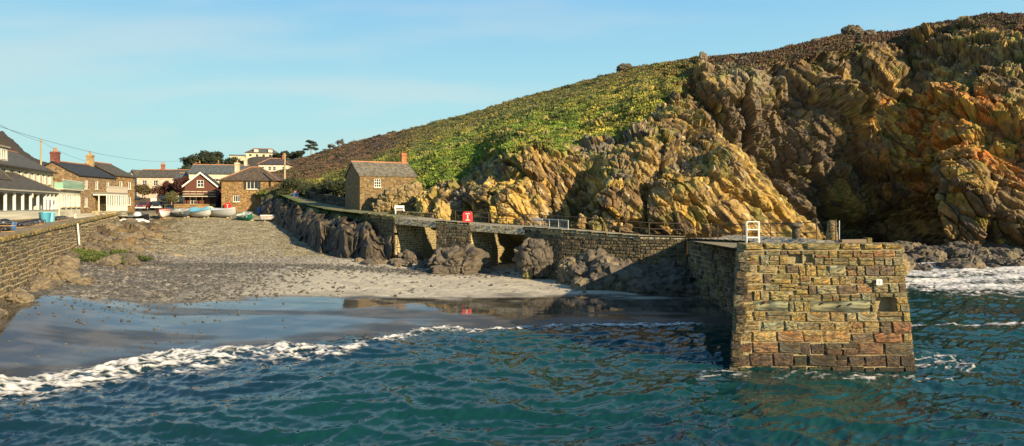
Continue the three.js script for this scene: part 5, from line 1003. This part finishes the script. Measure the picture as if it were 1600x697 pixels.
function lobsterPot(p, s, turn, label) {
  const g = new THREE.Group(), f = [], net = []; g.position.copy(p); g.rotation.y = turn; g.scale.setScalar(s);
  for (const x of [-0.4, 0, 0.4]) f.push(new THREE.TorusGeometry(0.3, 0.025, 5, 14, Math.PI).rotateY(Math.PI / 2).translate(x, 0.03, 0));
  for (let k = 0; k < 9; k++) { const a = k / 8 * Math.PI; net.push(bar(V(-0.4, 0.03 + Math.sin(a) * 0.29, Math.cos(a) * 0.29), V(0.4, 0.03 + Math.sin(a) * 0.29, Math.cos(a) * 0.29), 0.012, 4)); }
  part(g, 'hoops', mergeGeometries(f), rustIron); part(g, 'netting', mergeGeometries(net), pgy); part(g, 'base', bxg(0.9, 0.05, 0.62, 0, 0.025, 0), pwood);
  part(g, 'net_panel', new THREE.SphereGeometry(0.26, 10, 7).scale(1.4, 0.9, 0.9).translate(0, 0.18, 0), pk);
  add(g, 'lobster_pot', label, 'lobster pot', 'lobster pots in front of the veranda');
}
for (const [px, d] of [[30, 55], [36, 56], [41, 57], [47, 58], [53, 60], [60, 62], [84, 69], [88, 70], [92, 72], [98, 73], [6, 48], [9, 48.4]]) lobsterPot(prom(px, d), rr(1.05, 1.35), rr(0, 3), 'dark lobster pot on the promenade before the veranda plinth');
for (const [px, d] of [[7, 48.2]]) { const p = prom(px, d); p.y += 0.42; lobsterPot(p, 1.3, 1, 'lobster pot stacked on two others at the left edge'); }

// ---------------------------------------------------------------- crag between slipway and walkway
function rockSheet(name, cols, NU, NV, amp, tint) {
  const n = NU * NV, M = new Float32Array(n * 3), C = new Float32Array(n * 3), K = cols[0].length - 2;
  for (let i = 0; i < NU; i++) {
    const px = lerp(cols[0][0], cols[cols.length - 1][0], i / (NU - 1)); let k = 1; while (k < cols.length - 1 && px > cols[k][0]) k++;
    const t = (px - cols[k - 1][0]) / (cols[k][0] - cols[k - 1][0]), ts = t * t * (3 - 2 * t);
    for (let j = 0; j < NV; j++) {
      const v = j / (NV - 1) * K, s = Math.min(K - 1, Math.floor(v)), w = v - s, q = (o, e) => lerp(cols[k - 1][1 + s + o][e], cols[k][1 + s + o][e], ts);
      const p = at(px, lerp(q(0, 0), q(1, 0), w), lerp(q(0, 1), q(1, 1), w)), x = p.x, y = p.y, z = p.z, S = 0.75;
      const e1 = x * 0.55 - y * 0.83, e2 = x * 0.83 + y * 0.55, mid = fbm(x * 0.4, y * 0.4, z * 0.4, 4), fine = fbm(x * 1.8, y * 1.8, z * 1.8, 3);
      const j1 = tet(e1 / 6, e2 / 3.2, z / 4), id1 = TT.id, j2 = tet(e1 / 2.6 + 7, e2 / 1.4, z / 2), id2 = TT.id, j3 = tet(e1 / 1.1, e2 / 0.6 + 3, z / 0.9), id3 = TT.id;
      const j4 = tet(e1 / 0.45, e2 / 0.26 + 3, z / 0.4);
      const h = (j1 * 1.0 + (saw(-e2 / 2.7 + j1 * 0.5, 0.12) - 0.5) * 1.1 + (saw(e1 / 2.2 + j2, 0.12) - 0.5) * 0.6 + j2 * 0.75 + j3 * 0.42 + j4 * 0.2 + fine * 0.1) * amp * sst(0, 0.12, v / K) * lerp(1, 0.35, sst(0.8, 1, v / K));
      const o = (j * NU + i) * 3; M[o] = x + h * 0.35; M[o + 1] = y + h * 0.25; M[o + 2] = z + h * 0.9;
      C.set(tint(x, y, z, id1, id2, id3, mid, fine, v / K), o);
    }
  }
  const m = new THREE.Mesh(geom(M, gridIndex(NU, NV), { color: C }), new THREE.MeshStandardMaterial({ vertexColors: true, roughness: 0.88, flatShading: true }));
  return add(m, name, null, null, null, 'structure');
}
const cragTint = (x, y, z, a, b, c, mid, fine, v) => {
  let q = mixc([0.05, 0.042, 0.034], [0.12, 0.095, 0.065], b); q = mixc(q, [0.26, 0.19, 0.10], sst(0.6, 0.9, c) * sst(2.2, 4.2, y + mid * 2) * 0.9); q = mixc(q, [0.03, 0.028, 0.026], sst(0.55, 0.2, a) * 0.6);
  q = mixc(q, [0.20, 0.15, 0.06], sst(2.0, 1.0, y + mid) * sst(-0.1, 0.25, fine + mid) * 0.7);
  q = mixc(q, mixc([0.06, 0.10, 0.015], [0.16, 0.17, 0.03], c), sst(0.80, 0.93, v + mid * 0.25) * 0.9); const f = 0.78 + fine * 0.55; return q.map(e => e * f);  // overall factor darkens the rock, partly in place of shade
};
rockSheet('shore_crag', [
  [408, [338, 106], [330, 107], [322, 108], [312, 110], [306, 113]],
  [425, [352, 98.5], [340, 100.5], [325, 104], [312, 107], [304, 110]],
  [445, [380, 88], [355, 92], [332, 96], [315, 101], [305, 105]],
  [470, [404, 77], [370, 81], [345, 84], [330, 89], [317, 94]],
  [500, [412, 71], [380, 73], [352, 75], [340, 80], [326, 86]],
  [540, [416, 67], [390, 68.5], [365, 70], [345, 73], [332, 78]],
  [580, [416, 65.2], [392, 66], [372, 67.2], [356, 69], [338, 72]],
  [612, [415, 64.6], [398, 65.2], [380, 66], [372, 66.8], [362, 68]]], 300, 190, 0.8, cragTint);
// the grassy track that climbs from the walkway
{
  const P = [], I = [], C = [], n = 70;
  const seg = (T, u) => { const k = Math.min(T.length - 2, Math.floor(u)), t = u - k; return [0, 1, 2].map(e => lerp(T[k][e], T[k + 1][e], t)); };
  for (let i = 0; i < n; i++) { const u = 6.0 + (i / (n - 1)) * 4.99, a = seg(WAY, u), b = seg(wayBack, u); for (let k = 0; k < 12; k++) { const t = lerp(-0.12, 1.5, k / 11), x = lerp(a[0], b[0], t), d = lerp(a[1], b[1], t), nn = fbm(x * 0.8, d * 0.8, 3, 3); P.push(x, a[2] + 0.03 + nn * 0.12 + 0.25 * sst(0.9, 1.5, t), -d); const g1 = sst(0.18, 0.05, Math.abs(t - 0.5) - 0.3) * sst(0.25, -0.2, nn); C.push(...mixc([0.10, 0.12, 0.025], [0.24, 0.20, 0.11], g1).map(q => q * (1 + nn * 0.7))); if (i && k) { const q = i * 12 + k; I.push(q, q - 12, q - 13, q, q - 13, q - 1); } } }
  const g = geom(P, I, { color: new Float32Array(C) }); g.computeVertexNormals();
  add(new THREE.Mesh(g, new THREE.MeshStandardMaterial({ vertexColors: true, roughness: 0.95, side: THREE.DoubleSide })), 'track', null, null, null, 'structure');
  const w = new THREE.Group(), pts = [[-18.9, 82.8, 6.3], [-23, 88.5, 6.9], [-28.2, 96.5, 7.5], [-33, 104, 8.4]];
  for (let i = 0; i < 3; i++) { const a = Wd(...[pts[i + 1][0], pts[i + 1][1], pts[i + 1][2] - 0.3]), b = Wd(pts[i][0], pts[i][1], pts[i][2] - 0.3), U = b.clone().sub(a), len = U.length(); U.normalize(); const W = V(0, 1, 0).addScaledVector(U, -U.y).normalize(); stonesAsParts(w, coursed(len, 1.35, () => [0.25, 0.4], () => [0.35, 0.75], null, () => DARKROCK, 0.6), a, U, W, 0.03, 0.06); }
  add(w, 'field_wall', 'dark dry-stone wall along the upper side of the track left of the net store', 'wall');
}
// ---------------------------------------------------------------- boulders
const rockMats = [[0.11, 0.09, 0.065], [0.17, 0.135, 0.085], [0.26, 0.19, 0.085], [0.08, 0.07, 0.055], [0.17, 0.15, 0.05], [0.40, 0.28, 0.09]];
const rockV = [], rockBig = [];
for (let k = 0; k < 13; k++) {
  const g = new THREE.IcosahedronGeometry(1, k < 9 ? 5 : 20), p = g.attributes.position, C = new Float32Array(p.count * 3), o = k * 13.7;
  for (let i = 0; i < p.count; i++) {
    const x = p.getX(i), y = p.getY(i), z = p.getZ(i), a = tet(x * 0.9 + o, y * 0.9, z * 0.9), b = tet(x * 2.1, y * 2.1 + o, z * 2.1), c = tet(x * 5, y * 5, z * 5 + o), c2 = tet(x * 11, y * 11 + o, z * 11), e2 = x * 0.5 + y * 0.8 + z * 0.3, s = 0.86 + a * 0.16 + block(x * 1.3 + o, y * 1.3, z * 1.3, 0.1, 0.9) * 0.34 + (block(x * 3.1, y * 3.1 + o, z * 3.1, 0.12, 0.9) - 0.5) * 0.15 + b * 0.05 + c * 0.05 + c2 * 0.02 + fbm(x * 9, y * 9, z * 9 + o, 2) * 0.03;
    p.setXYZ(i, x * s, y * s, z * s);
    const t = fbm(x * 2 + o, y * 2, z * 2, 4), f = 0.95 + t * 0.9 + (TT.id - 0.5) * 0.25, w = sst(0.15, 0.35, fbm(x * 3, y * 3 + o, z * 3, 3)) * 0.6; C.set([lerp(f, 1.7, w), lerp(f, 1.6, w), lerp(f, 1.3, w)], i * 3);
  }
  g.deleteAttribute('normal'); g.deleteAttribute('uv'); g.setAttribute('color', new THREE.BufferAttribute(C, 3)); (k < 9 ? rockV : rockBig).push(g);
}
const rockMat = rockMats.map(c => new THREE.MeshStandardMaterial({ color: col(...c), vertexColors: true, roughness: 0.9, flatShading: true }));
function boulder(p, sx, sy, sz, m, label, group, name = 'boulder') { const big = !group && sx > 0.8, o = new THREE.Mesh(pick(big ? rockBig : rockV), rockMat[m]); o.position.copy(p); o.rotation.set(rr(-0.25, 0.25), big ? rr(-0.4, 0.4) : rr(0, 6.28), rr(-0.25, 0.25)); o.scale.set(sx, sy, sz); add(o, name, label, 'rock', group); }
const bAt = (px, py, d) => at(px, py, d);
boulder(bAt(716, 418, 60), 2.55, 1.75, 2.0, 0, 'great rounded boulder on the sand before the pillar between the bridge spans');
boulder(bAt(642, 408, 66), 1.25, 1.1, 1.2, 0, 'brown boulder under the left bridge slab');
boulder(bAt(846, 406, 56.5), 2.1, 1.9, 1.5, 0, 'tall slanting brown rock leaning on the wall right of the right bridge span');
boulder(bAt(826, 430, 56), 0.55, 0.6, 0.5, 4, 'small mossy rock on the sand below the tall slanting rock');
boulder(bAt(897, 430, 53.5), 1.4, 1.25, 1.2, 1, 'golden-topped boulder on the sand under the galvanised barrier');
boulder(bAt(935, 402, 53.8), 0.7, 0.8, 0.6, 5, 'small tan rock perched among the dark rocks under the wall');
boulder(bAt(690, 425, 61.5), 0.9, 0.7, 0.8, 4, 'low weedy rock at the left foot of the great rounded boulder');
boulder(bAt(750, 428, 60), 0.9, 0.6, 0.8, 4, 'low weedy rock at the right foot of the great rounded boulder');
boulder(bAt(1012, 446, 49.5), 0.22, 0.35, 0.2, 5, 'little pale stone on the sand below the dark rocks');
for (let k = 0; k < 64; k++) {
  const px = rr(905, 1092), t = rnd(), d = lerp(49.2, 52.6, t) + (1000 - px) * 0.012, x = (px - 800) / F * d, gy = groundY(x, d), s = rr(0.5, 1.25) * (px > 1060 ? 0.75 : 1);
  boulder(V(x, gy + s * 0.2 + t * 1.6, -d), s * rr(0.9, 1.5), s * rr(0.7, 1.0), s, pick([0, 0, 3, 3, 1]), 'dark angular rock in the heap below the walkway wall left of the pier', 'dark rocks below the walkway wall');
}
for (let k = 0; k < 90; k++) { const s0 = rr(-4, 62), q = 0.5 + 4.5 * Math.pow(rnd(), 1.6) * sst(-6, 16, s0), p = swAt(s0, 0), x = p.x + 0.9 * q, d = -p.z + 0.43 * q, s = rr(0.25, 0.85) * (s0 < 8 ? 0.6 : 1); boulder(V(x, groundY(x, d) + s * 0.2, -d), s * rr(0.9, 1.5), s * rr(0.6, 0.9), s, pick([1, 1, 0]), 'tumbled brown rock at the foot of the sea wall', 'tumbled rocks along the sea wall'); }
for (let k = 0; k < 26; k++) { const px = rr(560, 690), d = rr(62.3, 65), x = (px - 800) / F * d, s = rr(0.2, 0.5); boulder(V(x, groundY(x, d) + s * 0.25, -d), s * 1.3, s, s, pick([0, 3, 1]), 'small dark stone on the shingle below the left bridge slab', 'small stones below the left bridge slab'); }
for (let k = 0; k < 120; k++) {
  const px = rr(1385, 1660), t = rnd(), d = lerp(71, 83, t), x = (px - 800) / F * d, s = rr(0.5, 1.3);
  boulder(V(x, -0.25 + t * 1.5 + s * 0.15, -d), s * rr(0.9, 1.5), s * rr(0.7, 1), s, pick([0, 3, 3, 1]), 'dark wave-washed boulder at the cliff foot right of the pier', 'wave-washed boulders at the cliff foot');
}
for (let k = 0; k < 26; k++) { const px = rr(1180, 1420), d = rr(60, 68), x = (px - 800) / F * d, s = rr(0.6, 1.3); boulder(V(x, (px > 1300 ? 1.3 : 2.4) + rr(-0.5, 0.5), -d), s * 1.2, s, s, pick([0, 1, 3, 2]), 'brown rock of the rough bank behind the pier deck', 'rocks behind the pier deck'); }
for (const [px, py, d, sx, sy, m, l] of [[618, 318, 78.5, 1.9, 1.7, 2, 'golden outcrop hiding the right foot of the net store'], [600, 326, 78, 1.3, 0.9, 2, 'low brown rock at the net store wall foot'], [646, 312, 79, 1.8, 2.0, 2, 'tawny crag just right of the net store'], [668, 324, 74.5, 1.3, 1.6, 5, 'pale crag standing behind the low wall'], [690, 335, 69.5, 0.9, 1.2, 5, 'pale rock beside the walkway left of the red lifebuoy'], [1330, 52, 121, 1.7, 1.1, 1, 'largest knobbly tor on the cliff skyline'], [1275, 68, 118, 1.0, 0.8, 1, 'small tor on the cliff skyline left of the largest'], [1358, 55, 121, 1.1, 0.8, 1, 'tor just right of the largest on the skyline'], [1098, 89, 113, 0.7, 0.9, 1, 'lone pointed rock on the long ridge'], [975, 108, 129, 1.5, 0.9, 0, 'dark hump of rock on the ridge above the green slope']]) boulder(at(px, py, d), sx, sy, sx, m, l, null, 'rock_outcrop');

// ---------------------------------------------------------------- plants
function leafy(n, shape, size, tones, up = 0.3) {          // many small leaf-sized faces through a volume
  const P = new Float32Array(n * 9), C = new Float32Array(n * 9), a = V(), b = V(), c = V();
  for (let i = 0; i < n; i++) {
    const p = shape(), t = pick(tones), f = rr(0.65, 1.3), s = size * rr(0.6, 1.4);
    a.set(rr(-1, 1), rr(-1, 1) + up, rr(-1, 1)).normalize(); b.set(rr(-1, 1), rr(-1, 1), rr(-1, 1)).cross(a).normalize();
    c.copy(p).addScaledVector(a, s); P.set([p.x - b.x * s * 0.45, p.y - b.y * s * 0.45, p.z - b.z * s * 0.45, p.x + b.x * s * 0.45, p.y + b.y * s * 0.45, p.z + b.z * s * 0.45, c.x, c.y, c.z], i * 9);
    for (let k = 0; k < 3; k++) C.set([t[0] * f, t[1] * f, t[2] * f], i * 9 + k * 3);
  }
  return geom(P, null, { color: C });
}
const leafMat = new THREE.MeshStandardMaterial({ vertexColors: true, roughness: 0.8, side: THREE.DoubleSide, flatShading: true });
const inBall = () => { let p; do p = V(rr(-1, 1), rr(-1, 1), rr(-1, 1)); while (p.lengthSq() > 1); return p.multiplyScalar(0.45 + 0.55 * Math.pow(p.length(), 0.3) / Math.max(0.2, p.length()) * p.length()); };
function tree(name, label, category, p, h, crown, n, size, tones, group, trunkMat) {   // crown: [[x, y, z, r, ry], ...] clumps
  const g = new THREE.Group(); g.position.copy(p);
  const tg = [new THREE.CylinderGeometry(h * 0.022, h * 0.045, h * 0.8, 7).translate(0, h * 0.38, 0)]; for (const c of crown) tg.push(bar(V(0, Math.max(0.1, Math.min(h * 0.7, c[1] - c[4] * 0.6)), 0), V(c[0], c[1], c[2]), h * 0.012, 5));
  part(g, 'trunk', mergeGeometries(tg), trunkMat || pwood);
  part(g, 'crown', leafy(n, () => { const c = pick(crown), q = inBall(); return V(c[0] + q.x * c[3], c[1] + q.y * c[4], c[2] + q.z * c[3]); }, size, tones), leafMat);
  add(g, name, label, category, group);
}
const clumps = (n, R, y0, y1, r, flat) => Array.from({ length: n }, () => { const a = rr(0, 6.28), t = rnd(), k = Math.sqrt(rnd()) * R * (1 - 0.45 * Math.abs(t - 0.35)); return [Math.cos(a) * k, lerp(y0, y1, t), Math.sin(a) * k, r * rr(0.7, 1.2), r * flat * rr(0.8, 1.2)]; });
const pineT = [[0.022, 0.034, 0.014], [0.03, 0.042, 0.016], [0.016, 0.026, 0.012]];
for (const [px, d, top, R, l] of [[296, 186, 245, 2.4, 'leftmost, smallest of the dark pines behind the white roofs'], [312, 184, 236, 3.4, 'dark pine left of the middle of the grove'], [326, 188, 232, 3.6, 'tallest dark pine in the middle of the grove'], [341, 184, 237, 3.2, 'dark pine right of the tallest one'], [354, 188, 243, 2.8, 'dark pine at the right end of the grove'], [366, 192, 247, 2.4, 'low dark pine next to the cream chimney']]) {
  const x = (px - 800) / F * d, y0 = villageY(x, d) - 0.5, h = EYE - (top - HZ) / F * d - y0; tree('pine_tree', l, 'tree', V(x, y0, -d), h, clumps(14, R * 1.45, h * 0.3, h * 0.9, R * 0.6, 0.6), 5200, 0.5, pineT, 'dark pines behind the village');
}
for (const [px, d, top, R, l] of [[437, 262, 239, 2.6, 'first dark tree on the skyline right of the large cream house'], [447, 265, 237, 2.6, 'second dark skyline tree right of the cream house'], [459, 268, 239, 2.4, 'third dark skyline tree, left of the lone pine'], [468, 262, 236, 2.2, 'pointed dark skyline tree nearest the lone pine']]) { const x = (px - 800) / F * d, y0 = EYE - (249 - HZ) / F * d, h = EYE - (top - HZ) / F * d - y0; tree('skyline_tree', l, 'tree', V(x, y0, -d), h, clumps(7, R, h * 0.35, h * 0.85, R * 0.45, 0.7), 1500, 0.5, pineT, 'trees on the skyline'); }
{ const d = 200, x = (486 - 800) / F * d, y0 = EYE - (245 - HZ) / F * d; tree('pine_tree', 'lone wind-shaped pine standing clear on the skyline', 'tree', V(x, y0, -d), 4.9, [[-0.6, 4.6, 0, 1.1, 0.35], [0.5, 4.2, 0, 1.2, 0.35], [1.0, 3.5, 0, 1.0, 0.3], [-0.9, 3.3, 0, 0.9, 0.3], [0.1, 2.7, 0, 1.3, 0.3], [-1.6, 2.2, 0, 0.8, 0.25], [1.5, 2.3, 0, 0.8, 0.3]], 1500, 0.3, pineT); }
for (const [px, d, top, l] of [[531, 172, 217, 'bare twiggy bush on the ridge line'], [517, 175, 227, 'smaller bare bush left of the twiggy one on the ridge']]) { const x = (px - 800) / F * d, y0 = EYE - (232 - HZ) / F * d, h = EYE - (top - HZ) / F * d - y0; tree('bare_bush', l, 'bush', V(x, y0, -d), h, clumps(7, 0.8, h * 0.4, h * 0.95, 0.5, 0.9), 420, 0.22, [[0.09, 0.07, 0.05], [0.12, 0.09, 0.06]], null); }
function bush(px, py, d, R, H, tones, n, size, label, group) { const p = at(px, py, d); tree('bush', label, 'bush', p, H, clumps(9, R * 0.65, H * 0.25, H * 0.8, R * 0.5, 0.75), n, size, tones, group); }
const redT = [[0.055, 0.013, 0.008], [0.075, 0.02, 0.01], [0.035, 0.012, 0.008]], darkT = [[0.02, 0.032, 0.012], [0.032, 0.042, 0.014], [0.045, 0.05, 0.014]];
bush(262, 312, 132, 2.6, 4.2, redT, 3600, 0.3, 'left of the two russet bushes behind the boats');
bush(288, 312, 130, 2.4, 4.6, redT, 3600, 0.3, 'right of the two russet bushes, beside the timber house');
bush(268, 320, 117, 1.5, 2.4, [[0.11, 0.11, 0.035], [0.14, 0.13, 0.045], [0.09, 0.09, 0.03]], 3600, 0.16, 'rounded olive bush standing among the boats');
bush(225, 306, 145, 2.2, 2.2, [[0.10, 0.07, 0.02], [0.07, 0.06, 0.02]], 1500, 0.3, 'low brown hedge bush below the pink-walled cottage');
bush(352, 300, 128, 1.4, 2.4, darkT, 1500, 0.25, 'dark bush between the timber house and the square stone house');
for (const [px, py, d, R, H, l] of [[498, 322, 101, 2.6, 3.4, 'dark gorse bush behind the middle of the field wall'], [515, 324, 97, 2.8, 4.0, 'large dark gorse bush left of the net store'], [530, 326, 94, 2.2, 4.4, 'tall dark bush close to the shaded gable of the net store'], [480, 314, 104, 2.2, 2.6, 'dark bush at the upper end of the field wall'], [455, 304, 108, 2.0, 2.6, 'dark bush at the foot of the wooden pole'], [441, 312, 105, 1.1, 1.4, 'dark scrub on top of the crag below the wooden pole']]) bush(px, py, d, R, H, darkT, 2600, 0.24, l, 'dark scrub along the track');
{ const p = at(464, 307, 103); const g = new THREE.Group(); g.position.copy(p); part(g, 'crate_box', bxg(0.9, 0.55, 0.6, 0, 0.3, 0), paint(0.05, 0.12, 0.4)); part(g, 'crate_lid', bxg(0.7, 0.35, 0.5, 0.05, 0.75, 0), paint(0.6, 0.22, 0.25)); add(g, 'fish_box', 'blue box with a pink top left on the track near the wooden pole', 'box'); }
{ // turf: tufts of grass and low gorse over the hill
  const tuft = leafy(26, () => V(rr(-0.28, 0.28), rr(0, 0.08), rr(-0.28, 0.28)), 0.17, [[1, 1, 1]], 1.6), clump = leafy(46, () => { const q = inBall(); return V(q.x * 0.7, Math.abs(q.y) * 0.55, q.z * 0.7); }, 0.22, [[1, 1, 1]], 0.5);
  const T1 = [], T2 = [], n = HEAD.NU * HEAD.NV;
  for (let k = 0; k < 240000 && T1.length < 26000; k++) {
    const q = Math.floor(rnd() * n); if (HEAD.rock[q] > 0.35 || q / HEAD.NU < 8) continue;
    const x = HEAD.P[q * 3], y = HEAD.P[q * 3 + 1], z = HEAD.P[q * 3 + 2], c = [HEAD.C[q * 3], HEAD.C[q * 3 + 1], HEAD.C[q * 3 + 2]], f = rr(0.7, 1.5), dk = sst(0.0, 0.22, fbm(x * 0.16 + 8, y * 0.2, z * 0.16, 3));
    if (rnd() < dk * 0.10) T2.push({ p: V(x, y, z), s: V(1, rr(0.6, 1.2), 1).multiplyScalar(rr(0.45, 1.3)), c: c.map((v, i) => lerp(v, [0.035, 0.05, 0.014][i], 0.7) * f), rx: 0, rz: 0 });
    else T1.push({ p: V(x, y - 0.05, z), s: V(1, rr(0.7, 1.4), 1).multiplyScalar(rr(0.6, 1.3)), c: c.map(v => v * f), rx: rr(-0.3, 0.3), rz: rr(-0.3, 0.3) });
  }
  const n2 = CLIFF.NU * CLIFF.NV;
  for (let k = 0; k < 90000 && T1.length < 34000; k++) { const q = Math.floor(rnd() * n2); if (CLIFF.rock[q] > 0.5) continue; const c = [0, 1, 2].map(e => CLIFF.C[q * 3 + e] * rr(0.7, 1.4)); T1.push({ p: V(CLIFF.P[q * 3], CLIFF.P[q * 3 + 1] - 0.05, CLIFF.P[q * 3 + 2]), s: V(1, 1, 1).multiplyScalar(rr(0.8, 1.7)), c, rx: 0, rz: 0 }); }
  scatter('turf', tuft, leafMat, T1, 'rough grass covering the hillside', 'grass');
  scatter('gorse', clump, leafMat, T2, 'low dark gorse and heather dotted over the hillside', 'gorse');
  const w = [];                                            // sea beet and weed on the bank under the sea wall
  for (let k = 0; k < 9000 && w.length < 1500; k++) { const x = rr(-42, -30), d = rr(50, 63), m = fbm(x * 0.5, d * 0.5, 4, 4), e = Math.hypot((x + 36) / 4.5, (d - 56) / 4.5) - m * 1.6; if (e > 0.7 || rnd() > 0.55 || swq(x, d) < 0.3) continue; w.push({ p: V(x, groundY(x, d) + 0.15 + m * 0.4, -d), s: V(1, 1, 1).multiplyScalar(rr(0.15, 0.5)), c: mixc([0.03, 0.055, 0.01], [0.12, 0.15, 0.025], rnd()) }); }
  scatter('sea_weed', clump, leafMat, w, 'bright green growth on the bank below the sea wall', 'plants');
}
renderer.render(scene, camera);
